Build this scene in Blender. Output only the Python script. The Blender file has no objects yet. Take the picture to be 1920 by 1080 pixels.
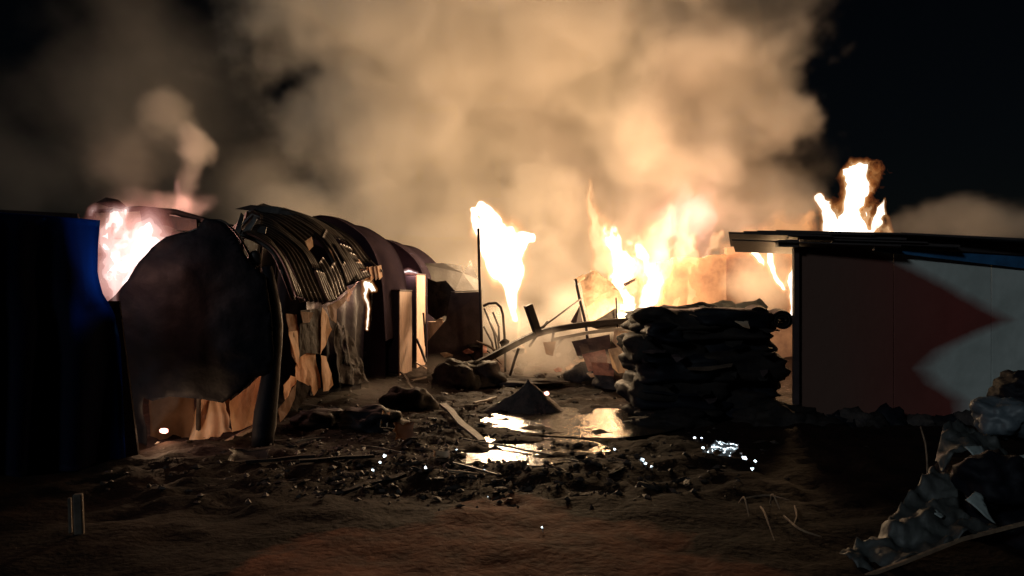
import bpy, bmesh, math, random
import numpy as np
from mathutils import Vector, Matrix, Euler
R = math.radians
random.seed(7)
rng = np.random.default_rng(11)
SC = bpy.context.scene
COL = SC.collection

# ------------------------------------------------------------------ camera
F = 1387.0          # focal length in pixels of a 1920 wide frame
CH = 1.7            # eye height
HY = 560.0          # row of the horizon
cam_d = bpy.data.cameras.new('camera')
cam = bpy.data.objects.new('camera', cam_d)
COL.objects.link(cam)
cam.location = (0, 0, CH)
cam.rotation_euler = (R(90), 0, 0)
cam_d.sensor_width = 36
cam_d.lens = 36 * F / 1920
cam_d.shift_y = (HY - 540) / 1920
cam_d.clip_start = 0.05
cam_d.clip_end = 2000
SC.camera = cam

def W(px, py, D):
    """a place seen at pixel (px, py) of the photograph, D metres deep into the yard"""
    return Vector(((px - 960) / F * D, D, CH + (HY - py) / F * D))

# ------------------------------------------------------------------ night sky and faint cool light
world = bpy.data.worlds.new('World')
SC.world = world
world.use_nodes = True
wn = world.node_tree
sky = wn.nodes.new('ShaderNodeTexSky')
sky.sky_type = 'NISHITA'
sky.sun_disc = False
sky.sun_elevation = R(22)
sky.sun_rotation = R(180 + 42)
wn.links.new(sky.outputs[0], wn.nodes['Background'].inputs[0])
wn.nodes['Background'].inputs[1].default_value = 0.0004

sun_d = bpy.data.lights.new('sun', 'SUN')
sun = bpy.data.objects.new('sun', sun_d)
COL.objects.link(sun)
sun_d.energy = 0.44
sun_d.angle = R(6)
sun_d.color = (0.80, 0.95, 1.0)
SUN_DIR = Vector((math.sin(R(42)) * math.cos(R(22)), math.cos(R(42)) * math.cos(R(22)), -math.sin(R(22))))   # way the light travels
sun.rotation_euler = SUN_DIR.to_track_quat('-Z', 'Y').to_euler()
sun.location = (-6, -6, 6)

SC.view_settings.view_transform = 'Standard'
SC.view_settings.look = 'None'
SC.view_settings.exposure = 0
SC.view_settings.gamma = 1
SC.view_settings.use_curve_mapping = False
cy = SC.cycles
cy.use_denoising = True
try:
    cy.denoiser = 'OPENIMAGEDENOISE'
    cy.denoising_input_passes = 'RGB_ALBEDO_NORMAL'
except Exception:
    pass
cy.max_bounces = 8
cy.diffuse_bounces = 3
cy.glossy_bounces = 3
cy.transmission_bounces = 4
cy.volume_bounces = 2
cy.transparent_max_bounces = 96
cy.sample_clamp_indirect = 4.0
cy.use_light_tree = True
cy.volume_step_rate = 3.5
cy.volume_max_steps = 256
cy.caustics_reflective = False
cy.caustics_refractive = False

# ------------------------------------------------------------------ helpers
def tag(o, label=None, cat=None, group=None, kind=None):
    if label: o['label'] = label
    if cat: o['category'] = cat
    if group: o['group'] = group
    if kind: o['kind'] = kind
    return o

def thing(name, loc, label, cat, group=None):
    o = bpy.data.objects.new(name, None)
    COL.objects.link(o)
    o.location = loc
    o.empty_display_size = 0.2
    return tag(o, label, cat, group)

def wloc(o):
    v = Vector(o.location)
    p = o.parent
    while p is not None:
        v = v + Vector(p.location); p = p.parent
    return v

def mk(name, verts, faces, mat, parent=None, smooth=False, origin=None, bevel=0.0):
    """one mesh object from world-space points; its origin sits at the base of the piece"""
    V = np.asarray([tuple(v) for v in verts], dtype=float)
    if origin is None:
        lo, hi = V.min(0), V.max(0)
        origin = Vector(((lo[0] + hi[0]) / 2, (lo[1] + hi[1]) / 2, lo[2]))
    origin = Vector(origin)
    V = V - np.array(origin)
    me = bpy.data.meshes.new(name)
    me.from_pydata(V.tolist(), [], [tuple(f) for f in faces])
    me.update()
    if mat: me.materials.append(mat)
    if smooth:
        me.polygons.foreach_set('use_smooth', [True] * len(me.polygons))
    o = bpy.data.objects.new(name, me)
    COL.objects.link(o)
    if parent is not None:
        o.parent = parent
        o.location = origin - wloc(parent)
    else:
        o.location = origin
    if bevel:
        m = o.modifiers.new('b', 'BEVEL'); m.width = bevel; m.segments = 2; m.limit_method = 'ANGLE'
    return o

_TAB = np.random.default_rng(5).random(64 * 64 * 64).astype(np.float32)
def vnoise(P, seed=0):
    P = np.asarray(P, dtype=np.float32) + np.float32((seed * 7.31) % 53)
    I = np.floor(P).astype(np.int32)
    f = P - I
    f = f * f * f * (f * (f * 6 - 15) + 10)
    x0, y0, z0 = (I[..., 0] & 63) << 12, (I[..., 1] & 63) << 6, I[..., 2] & 63
    x1, y1, z1 = ((I[..., 0] + 1) & 63) << 12, ((I[..., 1] + 1) & 63) << 6, (I[..., 2] + 1) & 63
    fx, fy, fz = f[..., 0], f[..., 1], f[..., 2]
    def row(x, y):
        a = _TAB[x | y | z0]; return a + (_TAB[x | y | z1] - a) * fz
    def face(x):
        a = row(x, y0); return a + (row(x, y1) - a) * fy
    a = face(x0)
    return a + (face(x1) - a) * fx        # 0..1

def fbm(P, seed=0, oct=4, gain=0.5):
    P = np.asarray(P, dtype=np.float32)
    s, a, t = 0, 1.0, 0
    for k in range(oct):
        s = s + a * vnoise(P * (2.03 ** k) + 17.3 * k, seed + k)
        t += a; a *= gain
    return s / t          # 0..1

def box_vf(c, s, rot=(0, 0, 0)):
    M = Euler(rot).to_matrix()
    vs = []
    for z in (-1, 1):
        for x, y in ((-1, -1), (1, -1), (1, 1), (-1, 1)):
            vs.append(Vector(c) + M @ Vector((x * s[0] / 2, y * s[1] / 2, z * s[2] / 2)))
    return vs, [(3, 2, 1, 0), (4, 5, 6, 7), (0, 1, 5, 4), (1, 2, 6, 5), (2, 3, 7, 6), (3, 0, 4, 7)]

def box(name, c, s, mat, parent=None, rot=(0, 0, 0), bevel=0.006):
    v, f = box_vf(c, s, rot)
    return mk(name, v, f, mat, parent, bevel=bevel)

def tube_vf(pts, rad, seg=8, flat=None):
    pts = [Vector(p) for p in pts]
    n = len(pts)
    rads = rad if hasattr(rad, '__len__') else [rad] * n
    vs, fs = [], []
    up = Vector((0, 0, 1))
    t0 = (pts[1] - pts[0]).normalized()
    side = t0.cross(up)
    if side.length < 1e-3: side = Vector((1, 0, 0))
    side.normalize()
    for i, p in enumerate(pts):
        t = (pts[min(i + 1, n - 1)] - pts[max(i - 1, 0)]).normalized()
        side = (side - t * side.dot(t)).normalized()
        u = t.cross(side)
        for k in range(seg):
            a = 2 * math.pi * (k + 0.5) / seg
            vs.append(p + (side * math.cos(a) + u * math.sin(a)) * rads[i])
    for i in range(n - 1):
        for k in range(seg):
            k2 = (k + 1) % seg
            fs.append((i * seg + k, i * seg + k2, (i + 1) * seg + k2, (i + 1) * seg + k))
    fs.append(tuple(range(seg - 1, -1, -1)))
    fs.append(tuple((n - 1) * seg + k for k in range(seg)))
    return vs, fs

def tube(name, pts, rad, mat, parent=None, seg=8, smooth=True):
    v, f = tube_vf(pts, rad, seg)
    return mk(name, v, f, mat, parent, smooth=smooth and seg > 5)

def catmull(pts, n):
    pts = [Vector(p) for p in pts]
    P = [pts[0] * 2 - pts[1]] + pts + [pts[-1] * 2 - pts[-2]]
    out = []
    m = len(pts) - 1
    for i in range(n):
        u = i / (n - 1) * m
        k = min(int(u), m - 1); t = u - k
        a, b, c, d = P[k:k + 4]
        out.append(0.5 * ((2 * b) + (c - a) * t + (2 * a - 5 * b + 4 * c - d) * t * t + (3 * b - a - 3 * c + d) * t ** 3))
    return out

def grid_sheet(name, G, th, mat, parent=None, smooth=True, keep=None):
    """a sheet of real thickness from a grid of points G[i][j]; keep(u, v) says which cells stay"""
    G = np.asarray([[tuple(p) for p in r] for r in G], dtype=float)
    n, m = G.shape[:2]
    du = np.gradient(G, axis=0); dv = np.gradient(G, axis=1)
    N = np.cross(du, dv); L = np.linalg.norm(N, axis=2, keepdims=True); L[L < 1e-9] = 1
    N = N / L
    A = (G + N * th / 2).reshape(-1, 3); B = (G - N * th / 2).reshape(-1, 3)
    V = np.concatenate([A, B]); o = n * m
    ok = np.ones((n - 1, m - 1), bool)
    if keep is not None:
        for i in range(n - 1):
            for j in range(m - 1):
                ok[i, j] = keep((i + .5) / (n - 1), (j + .5) / (m - 1))
    fs = []
    for i in range(n - 1):
        for j in range(m - 1):
            if not ok[i, j]: continue
            a, b, c, d = i * m + j, (i + 1) * m + j, (i + 1) * m + j + 1, i * m + j + 1
            fs.append((a, b, c, d)); fs.append((o + d, o + c, o + b, o + a))
            if i == 0 or not ok[i - 1, j]: fs.append((d, o + d, o + a, a)[::-1])
            if i == n - 2 or not ok[i + 1, j]: fs.append((b, o + b, o + c, c)[::-1])
            if j == 0 or not ok[i, j - 1]: fs.append((a, o + a, o + b, b)[::-1])
            if j == m - 2 or not ok[i, j + 1]: fs.append((c, o + c, o + d, d)[::-1])
    if not fs: return None
    used = sorted({i for f in fs for i in f}); mp = {u: k for k, u in enumerate(used)}
    return mk(name, V[used], [tuple(mp[i] for i in f) for f in fs], mat, parent, smooth=smooth)

def panel(name, c4, th, mat, parent=None, n=10, m=10, amp=0.0, freq=2.0, seed=0, fold=0.0, nf=4, ragged=0.0, smooth=True, keep=None):
    """a bent sheet between four corners (tl, tr, br, bl), crumpled by amp metres and folded into nf vertical folds"""
    tl, tr, br, bl = [np.array(W(*c)) if len(c) == 3 else np.array(c[:3]) for c in c4]
    nrm = np.cross(tr - tl, bl - tl); nrm = nrm / (np.linalg.norm(nrm) + 1e-9)
    G = np.zeros((n, m, 3))
    for i in range(n):
        v = i / (n - 1)
        for j in range(m):
            u = j / (m - 1)
            uu, vv = u, v
            if ragged:
                e = (vnoise(np.array([u * 9, seed * 3.1, 0]), seed) - .5) * ragged
                vv = v + e * (v ** 3)
                e = (vnoise(np.array([v * 9, seed * 5.1, 4]), seed + 1) - .5) * ragged
                uu = u + e * (abs(u - .5) * 2) ** 3
            p = (1 - vv) * ((1 - uu) * tl + uu * tr) + vv * ((1 - uu) * bl + uu * br)
            d = amp * (fbm(p * freq + seed * 9.7, seed, 3) - .5) * 2
            if fold:
                d += fold * math.sin(u * nf * 2 * math.pi + 2.5 * vnoise(np.array([u * 3, v * 2, seed]), 3) + seed) * (0.35 + 0.65 * v)
            G[i, j] = p + nrm * d
    return grid_sheet(name, G, th, mat, parent, smooth, keep)

def poly_sheet(name, pts, th, mat, parent=None, amp=0.0, freq=3.0, seed=0, bulge=0.0, cuts=0.12, smooth=False):
    """a torn sheet with the outline pts [(px, py, D)...], cut fine and crumpled"""
    P = [W(*p) for p in pts]
    bm = bmesh.new()
    vs = [bm.verts.new(p) for p in P]
    f = bm.faces.new(vs)
    c = sum(P, Vector()) / len(P)
    f.normal_update()
    nrm = f.normal.copy()
    bmesh.ops.triangulate(bm, faces=bm.faces[:])
    for _ in range(5):
        long = [e for e in bm.edges if e.calc_length() > cuts]
        if not long: break
        bmesh.ops.subdivide_edges(bm, edges=long, cuts=1)
        bmesh.ops.triangulate(bm, faces=bm.faces[:])
    rad = max((p - c).length for p in P)
    for v in bm.verts:
        p = np.array(v.co)
        d = amp * 2 * (fbm(p * freq + seed * 7.7, seed, 3) - .5) + bulge * max(0, 1 - ((v.co - c).length / rad) ** 2)
        v.co += nrm * d
    bm.normal_update()
    r = bmesh.ops.extrude_face_region(bm, geom=bm.faces[:])
    for g in r['geom']:
        if isinstance(g, bmesh.types.BMVert): g.co -= nrm * th
    bmesh.ops.recalc_face_normals(bm, faces=bm.faces[:])
    bm.verts.index_update()
    V = [v.co.copy() for v in bm.verts]; Fc = [[v.index for v in f.verts] for f in bm.faces]
    bm.free()
    return mk(name, V, Fc, mat, parent, smooth=smooth)

def lump_vf(c, r, seed=0, amp=0.35, freq=1.5, sub=3, flat=0.0):
    bm = bmesh.new()
    bmesh.ops.create_icosphere(bm, subdivisions=sub, radius=1)
    N = np.array([v.co for v in bm.verts])
    d = 1 + amp * 2 * (fbm(N * freq + seed * 3.3, seed, 3) - .5)
    P = N * d[:, None] * np.array(r)
    if flat: P[:, 2] = np.maximum(P[:, 2], -flat)
    P = P + np.array(c)
    fs = [[v.index for v in f.verts] for f in bm.faces]
    bm.free()
    return P, fs

def lump(name, c, r, mat, parent=None, seed=0, amp=0.35, freq=1.5, sub=3, flat=0.0, smooth=True):
    v, f = lump_vf(c, r, seed, amp, freq, sub, flat)
    return mk(name, v, f, mat, parent, smooth=smooth)

# ------------------------------------------------------------------ materials
def mat(name, c1, c2=None, scale=4.0, rough=0.6, metal=0.0, bump=0.3, bscale=20.0, spec=0.5, detail=6, trans=None, rvar=0.15, stretch=(1, 1, 1), mix=(0.35, 0.65)):
    m = bpy.data.materials.new(name); m.use_nodes = True
    nt = m.node_tree; N = nt.nodes; L = nt.links
    b = N['Principled BSDF']; out = N['Material Output']
    tc = N.new('ShaderNodeTexCoord'); mp = N.new('ShaderNodeMapping')
    mp.inputs['Scale'].default_value = stretch
    L.new(tc.outputs['Object'], mp.inputs['Vector'])
    no = N.new('ShaderNodeTexNoise'); no.inputs['Scale'].default_value = scale; no.inputs['Detail'].default_value = detail; no.inputs['Roughness'].default_value = 0.62
    L.new(mp.outputs[0], no.inputs['Vector'])
    cr = N.new('ShaderNodeValToRGB')
    c2 = c2 or tuple(x * 0.6 for x in c1)
    cr.color_ramp.elements[0].position = mix[0]; cr.color_ramp.elements[1].position = mix[1]
    cr.color_ramp.elements[0].color = (*c1, 1); cr.color_ramp.elements[1].color = (*c2, 1)
    L.new(no.outputs['Fac'], cr.inputs[0])
    L.new(cr.outputs[0], b.inputs['Base Color'])
    n2 = N.new('ShaderNodeTexNoise'); n2.inputs['Scale'].default_value = bscale; n2.inputs['Detail'].default_value = 5
    L.new(mp.outputs[0], n2.inputs['Vector'])
    bp = N.new('ShaderNodeBump'); bp.inputs['Strength'].default_value = bump; bp.inputs['Distance'].default_value = 0.02
    L.new(n2.outputs['Fac'], bp.inputs['Height']); L.new(bp.outputs[0], b.inputs['Normal'])
    mr = N.new('ShaderNodeMapRange'); mr.inputs['To Min'].default_value = max(0.02, rough - rvar); mr.inputs['To Max'].default_value = min(1, rough + rvar)
    L.new(n2.outputs['Fac'], mr.inputs['Value']); L.new(mr.outputs[0], b.inputs['Roughness'])
    b.inputs['Metallic'].default_value = metal
    b.inputs['Specular IOR Level'].default_value = spec
    if trans:
        t = N.new('ShaderNodeBsdfTranslucent'); t.inputs['Color'].default_value = (*trans[1], 1)
        mx = N.new('ShaderNodeMixShader'); mx.inputs[0].default_value = trans[0]
        L.new(b.outputs[0], mx.inputs[1]); L.new(t.outputs[0], mx.inputs[2]); L.new(mx.outputs[0], out.inputs['Surface'])
    return m

def flame_mat(name, col, surf, vol, vcol=None):
    """glowing gas: a clear skin that adds a little light, and light given off all through the inside"""
    m = bpy.data.materials.new(name); m.use_nodes = True
    nt = m.node_tree; N = nt.nodes; L = nt.links
    N.remove(N['Principled BSDF']); out = N['Material Output']
    tr = N.new('ShaderNodeBsdfTransparent'); em = N.new('ShaderNodeEmission')
    em.inputs['Color'].default_value = (*col, 1)
    tc = N.new('ShaderNodeTexCoord'); no = N.new('ShaderNodeTexNoise'); no.inputs['Scale'].default_value = 3.0; no.inputs['Detail'].default_value = 3
    L.new(tc.outputs['Object'], no.inputs['Vector'])
    mr = N.new('ShaderNodeMapRange'); mr.inputs['From Min'].default_value = 0.3; mr.inputs['From Max'].default_value = 0.7
    mr.inputs['To Min'].default_value = surf * 0.4; mr.inputs['To Max'].default_value = surf * 1.6
    L.new(no.outputs['Fac'], mr.inputs['Value']); L.new(mr.outputs[0], em.inputs['Strength'])
    ad = N.new('ShaderNodeAddShader'); L.new(tr.outputs[0], ad.inputs[0]); L.new(em.outputs[0], ad.inputs[1])
    L.new(ad.outputs[0], out.inputs['Surface'])
    if vol:
        ve = N.new('ShaderNodeEmission'); ve.inputs['Color'].default_value = (*(vcol or col), 1); ve.inputs['Strength'].default_value = vol
        L.new(ve.outputs[0], out.inputs['Volume'])
    try:
        m.cycles.emission_sampling = 'NONE'
        m.cycles.homogeneous_volume = True
    except Exception:
        pass
    return m

# ------------------------------------------------------------------ shared materials
M = {
    'tarp_blue': mat('tarp_blue', (0.004, 0.006, 0.022), (0.003, 0.004, 0.014), 3, 0.7, bump=0.15, spec=0.08, trans=(0.46, (0.05, 0.22, 0.70))),
    'black_sheet': mat('black_sheet', (0.006, 0.006, 0.010), (0.004, 0.004, 0.006), 3, 0.65, bump=0.6, bscale=7, spec=0.12),
    'charred': mat('charred', (0.008, 0.007, 0.008), (0.018, 0.013, 0.011), 6, 0.75, bump=0.6, bscale=14, spec=0.12),
    'soot_metal': mat('soot_metal', (0.012, 0.010, 0.012), (0.035, 0.025, 0.020), 3, 0.5, metal=0.3, spec=0.2, bump=0.25, bscale=18, stretch=(1, 1, 0.5)),
    'rib_metal': mat('rib_metal', (0.06, 0.048, 0.042), (0.02, 0.016, 0.016), 7, 0.5, metal=0.3, bump=0.2),
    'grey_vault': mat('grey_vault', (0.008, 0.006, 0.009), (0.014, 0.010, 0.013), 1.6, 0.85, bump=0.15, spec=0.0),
    'grey_sheet': mat('grey_sheet', (0.16, 0.145, 0.13), (0.09, 0.08, 0.075), 2.2, 0.5, bump=0.15),
    'dull_grey': mat('dull_grey', (0.05, 0.046, 0.042), (0.03, 0.027, 0.025), 2.2, 0.6, bump=0.2, spec=0.15),
    'cream_cloth': mat('cream_cloth', (0.66, 0.52, 0.40), (0.46, 0.32, 0.21), 3.5, 0.8, bump=0.35, bscale=12, spec=0.1, trans=(0.5, (0.85, 0.60, 0.38))),
    'brown_cloth': mat('brown_cloth', (0.20, 0.13, 0.09), (0.10, 0.06, 0.04), 4, 0.85, bump=0.4, bscale=12, spec=0.1, trans=(0.3, (0.5, 0.30, 0.15))),
    'dark_cloth': mat('dark_cloth', (0.024, 0.020, 0.019), (0.012, 0.010, 0.010), 5, 0.85, bump=0.5, bscale=12, spec=0.1),
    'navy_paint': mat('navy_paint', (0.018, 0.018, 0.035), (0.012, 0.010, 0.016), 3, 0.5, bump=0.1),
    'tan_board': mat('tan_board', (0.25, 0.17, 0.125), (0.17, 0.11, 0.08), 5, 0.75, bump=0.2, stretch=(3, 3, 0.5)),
    'brown_board': mat('brown_board', (0.05, 0.032, 0.032), (0.026, 0.017, 0.018), 4, 0.75, spec=0.2, bump=0.2),
    'beam_metal': mat('beam_metal', (0.028, 0.020, 0.021), (0.014, 0.010, 0.011), 6, 0.6, metal=0.0, spec=0.2, bump=0.25),
    'plaster': mat('plaster', (0.22, 0.14, 0.095), (0.12, 0.07, 0.05), 2.5, 0.85, bump=0.35, bscale=7),
    'carton': mat('carton', (0.46, 0.32, 0.21), (0.30, 0.19, 0.12), 4, 0.85, bump=0.25),
    'red_carton': mat('red_carton', (0.30, 0.12, 0.09), (0.18, 0.07, 0.05), 5, 0.85, bump=0.3),
    'ash': mat('ash', (0.020, 0.016, 0.018), (0.045, 0.034, 0.03), 9, 0.8, bump=0.9, bscale=26, spec=0.2),
    'wood': mat('wood', (0.075, 0.045, 0.028), (0.03, 0.018, 0.012), 6, 0.7, bump=0.4, stretch=(1, 1, 6)),
    'wet_scrap': mat('wet_scrap', (0.016, 0.012, 0.011), (0.045, 0.032, 0.026), 9, 0.65, bump=0.4, spec=0.2),
    'film': mat('film', (0.75, 0.78, 0.80), (0.6, 0.62, 0.66), 8, 0.2, metal=0.7, bump=0.03, spec=1.0, rvar=0.04),
    'pale_plastic': mat('pale_plastic', (0.34, 0.38, 0.37), (0.20, 0.22, 0.22), 5, 0.4, bump=0.35, bscale=10),
    'blue_plastic': mat('blue_plastic', (0.075, 0.09, 0.105), (0.04, 0.05, 0.06), 4, 0.55, bump=0.4, bscale=9),
    'grey_tarp': mat('grey_tarp', (0.05, 0.052, 0.05), (0.02, 0.02, 0.02), 3.5, 0.6, bump=0.5, bscale=10),
    'green_sheet': mat('green_sheet', (0.28, 0.26, 0.18), (0.17, 0.15, 0.11), 4, 0.7, bump=0.3, trans=(0.25, (0.5, 0.42, 0.25))),
    'white_paint': mat('white_paint', (0.09, 0.068, 0.052), (0.04, 0.03, 0.024), 9, 0.8, bump=0.3, mix=(0.4, 0.6)),
    'rubber': mat('rubber', (0.008, 0.007, 0.007), (0.014, 0.012, 0.011), 8, 0.8, bump=0.3, spec=0.1),
    'twig': mat('twig', (0.24, 0.16, 0.10), (0.12, 0.07, 0.045), 12, 0.8, bump=0.4),
    'blue_fascia': mat('blue_fascia', (0.03, 0.12, 0.27), (0.02, 0.07, 0.16), 5, 0.45, bump=0.1),
    'roof_dark': mat('roof_dark', (0.028, 0.022, 0.024), (0.05, 0.038, 0.036), 4, 0.55, bump=0.3),
}

# ------------------------------------------------------------------ ground
PUD = [(0.90, 10.35, 1.35, 1.15, 0.075), (0.05, 8.15, 0.75, 0.42, 0.055), (-0.3, 8.75, 0.4, 0.35, 0.05), (1.75, 9.7, 0.5, 0.5, 0.05), (-1.0, 7.5, 0.5, 0.25, 0.03)]
def ground_z(x, y):
    x = np.asarray(x, float); y = np.asarray(y, float)
    P = np.stack([x, y, 0 * x], -1)
    near = np.clip((34 - y) / 8, 0, 1) * np.clip((14 - np.abs(x)) / 4, 0, 1)
    rough = np.clip((y - 5.6 + 1.2 * (fbm(P * .7 + 4, 61, 2) - .5)) / .8, 0, 1)
    z = 0.16 * (fbm(P * 0.6, 51, 3) - 0.5) + (0.07 + 0.11 * rough) * (fbm(P * 2.6 + 9, 55, 4, .6) - 0.5) + (.02 + 0.05 * rough) * (fbm(P * 9, 57, 2) - .5)
    z = z + 0.04 * (1 - rough)
    for (cx, cyy, rx, ry, d) in PUD:
        q = ((x - cx) / rx) ** 2 + ((y - cyy) / ry) ** 2
        z = z - d * np.exp(-q * 1.1) + 0.09 * np.exp(-q * .8) * (fbm(P * np.array([2.6, 5.0, 1]) + 3, 71, 3) - .5)
    return z * near
def gz(x, y): return float(ground_z(np.array([x]), np.array([y]))[0])

def axis(lo, hi, step, far):
    a = np.arange(lo, hi + 1e-6, step)
    e = np.array([1.0, 3, 7, 15, 40, 100, 260, far])
    return np.concatenate([(lo - e)[::-1], a, hi + e])
gx, gy = axis(-8, 8, 0.08, 600), axis(2.4, 20, 0.075, 600)
XX, YY = np.meshgrid(gx, gy, indexing='ij')
ZZ = ground_z(XX, YY)
nx_, ny_ = XX.shape
vv = np.stack([XX, YY, ZZ], -1).reshape(-1, 3)
ii = np.arange(nx_ * ny_).reshape(nx_, ny_)
ff = np.stack([ii[:-1, :-1], ii[1:, :-1], ii[1:, 1:], ii[:-1, 1:]], -1).reshape(-1, 4)

def ground_mat():
    m = mat('mud', (0.005, 0.003, 0.0026), (0.015, 0.0075, 0.005), 1.6, 0.85, bump=0.8, bscale=16, spec=0.06, detail=8, rvar=0.15)
    nt = m.node_tree; N = nt.nodes; L = nt.links
    b = N['Principled BSDF']
    old = b.inputs['Base Color'].links[0].from_socket
    tc = [n for n in N if n.type == 'TEX_COORD'][0]
    sx = N.new('ShaderNodeSeparateXYZ'); L.new(tc.outputs['Object'], sx.inputs[0])
    no = N.new('ShaderNodeTexNoise'); no.inputs['Scale'].default_value = 0.9; no.inputs['Detail'].default_value = 5; L.new(tc.outputs['Object'], no.inputs['Vector'])
    # bare trodden earth near the gate: y below about 6 m, x between -2.5 and 2.5, with a frayed edge
    ax = N.new('ShaderNodeMath'); ax.operation = 'ABSOLUTE'; L.new(sx.outputs['X'], ax.inputs[0])
    m1 = N.new('ShaderNodeMath'); m1.operation = 'MULTIPLY_ADD'; L.new(ax.outputs[0], m1.inputs[0]); m1.inputs[1].default_value = 0.85; L.new(sx.outputs['Y'], m1.inputs[2])
    m2 = N.new('ShaderNodeMath'); m2.operation = 'MULTIPLY_ADD'; L.new(no.outputs['Fac'], m2.inputs[0]); m2.inputs[1].default_value = 3.2; L.new(m1.outputs[0], m2.inputs[2])
    mr = N.new('ShaderNodeMapRange'); mr.inputs['From Min'].default_value = 7.75; mr.inputs['From Max'].default_value = 7.55; L.new(m2.outputs[0], mr.inputs['Value'])
    mx = N.new('ShaderNodeMix'); mx.data_type = 'RGBA'
    n3 = N.new('ShaderNodeTexNoise'); n3.inputs['Scale'].default_value = 5; n3.inputs['Detail'].default_value = 8; L.new(tc.outputs['Object'], n3.inputs['Vector'])
    cr = N.new('ShaderNodeValToRGB'); cr.color_ramp.elements[0].color = (0.05, 0.015, 0.008, 1); cr.color_ramp.elements[1].color = (0.17, 0.056, 0.027, 1)
    cr.color_ramp.elements[0].position = .3; cr.color_ramp.elements[1].position = .7
    L.new(n3.outputs['Fac'], cr.inputs[0])
    L.new(mr.outputs[0], mx.inputs[0]); L.new(old, mx.inputs[6]); L.new(cr.outputs[0], mx.inputs[7]); L.new(mx.outputs[2], b.inputs['Base Color'])
    return m
g = mk('ground', vv, ff.tolist(), ground_mat(), smooth=True, origin=(0, 0, 0))
tag(g, 'dark wet mud and bare brown earth of the yard', 'ground', kind='structure')

def water_mat():
    m = bpy.data.materials.new('water'); m.use_nodes = True
    nt = m.node_tree; N = nt.nodes; L = nt.links; b = N['Principled BSDF']
    b.inputs['Base Color'].default_value = (0.02, 0.016, 0.012, 1); b.inputs['Roughness'].default_value = 0.05; b.inputs['IOR'].default_value = 1.55
    b.inputs['Specular IOR Level'].default_value = 1.0
    tc = N.new('ShaderNodeTexCoord'); mp = N.new('ShaderNodeMapping'); mp.inputs['Scale'].default_value = (1.3, 6.0, 1); L.new(tc.outputs['Object'], mp.inputs[0])
    no = N.new('ShaderNodeTexNoise'); no.inputs['Scale'].default_value = 3.5; no.inputs['Detail'].default_value = 5; L.new(mp.outputs[0], no.inputs['Vector'])
    bp = N.new('ShaderNodeBump'); bp.inputs['Strength'].default_value = 0.55; bp.inputs['Distance'].default_value = 0.03; L.new(no.outputs['Fac'], bp.inputs['Height']); L.new(bp.outputs[0], b.inputs['Normal'])
    return m
WM = water_mat()
def puddle(cx, cyy, rx, ry, label):
    n = 48; vs = [(cx, cyy, 0.002)]; fs = []
    for k in range(n):
        a = 2 * math.pi * k / n
        r = 0.85 + 0.4 * vnoise(np.array([math.cos(a) * 2 + cx, math.sin(a) * 2 + cyy, 0]), 5)
        vs.append((cx + math.cos(a) * rx * r, cyy + math.sin(a) * ry * r, 0.002))
        fs.append((0, 1 + k, 1 + (k + 1) % n))
    return tag(mk('puddle', vs, fs, WM), label, 'puddle', kind='structure')
puddle(0.95, 10.35, 1.35, 1.2, 'broad puddle of dirty water reflecting the firelit smoke')
puddle(0.02, 8.35, 1.0, 0.75, 'small puddle catching the white glare of the fire')
puddle(-1.0, 7.5, 0.5, 0.3, 'shallow puddle among the scraps')

# ------------------------------------------------------------------ blue sheet at the edge of the yard
def lerp_list(pts, v):
    for (a, b), (c, d) in zip(pts[:-1], pts[1:]):
        if v <= c: return b + (d - b) * (v - a) / (c - a + 1e-9)
    return pts[-1][1]
edge = [(0, 188), (0.10, 184), (0.22, 183), (0.30, 192), (0.38, 214), (0.5, 226), (1, 236)]
G = []
for i in range(34):
    v = i / 33; row = []
    for j in range(30):
        u = j / 29
        D = 6.7 + 0.9 * u + 0.05 * math.sin(u * 21 + 2 * v) * (0.3 + v) + 0.5 * max(0, u - 0.86) * (v * 3 if v < .4 else 1.2)
        px = -120 + (lerp_list(edge, v) + 120) * u
        top = 393 + 20 * (u ** 1.4); bot = HY + CH * F / D
        row.append(W(px, top + (bot - top) * v, D))
    G.append(row)
tp = thing('tarpaulin_wall', (-5.2, 7.2, 0), 'dark blue tarpaulin wall glowing blue where the fire shines through its edge', 'tarpaulin')
grid_sheet('tarpaulin', G, 0.004, M['tarp_blue'], tp)
# unseen boards added behind the tarpaulin to block firelight; only its free edge glows
G = np.array([[tuple(p) for p in r] for r in G])
for name, i0, i1, j0, j1, off in (('light_block_board', 0, 12, 0, 23, .19), ('light_block_board', 11, 33, 0, 29, .15)):
    P = G[[i0, i0, i1, i1], [j0, j1, j1, j0]] + np.array([0, off, 0])
    if i0: P[1] = P[1] + np.array([.04, 0, .0]); P[2] = P[2] + np.array([.06, 0, 0])
    else: P[:2, 2] += .06; P[0, 0] -= .3; P[3, 0] -= .3
    Q = P + np.array([0, .03, 0])
    mk(name, list(P) + list(Q), [(3, 2, 1, 0), (4, 5, 6, 7), (0, 1, 5, 4), (1, 2, 6, 5), (2, 3, 7, 6), (3, 0, 4, 7)], M['brown_board'], tp)

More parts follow.
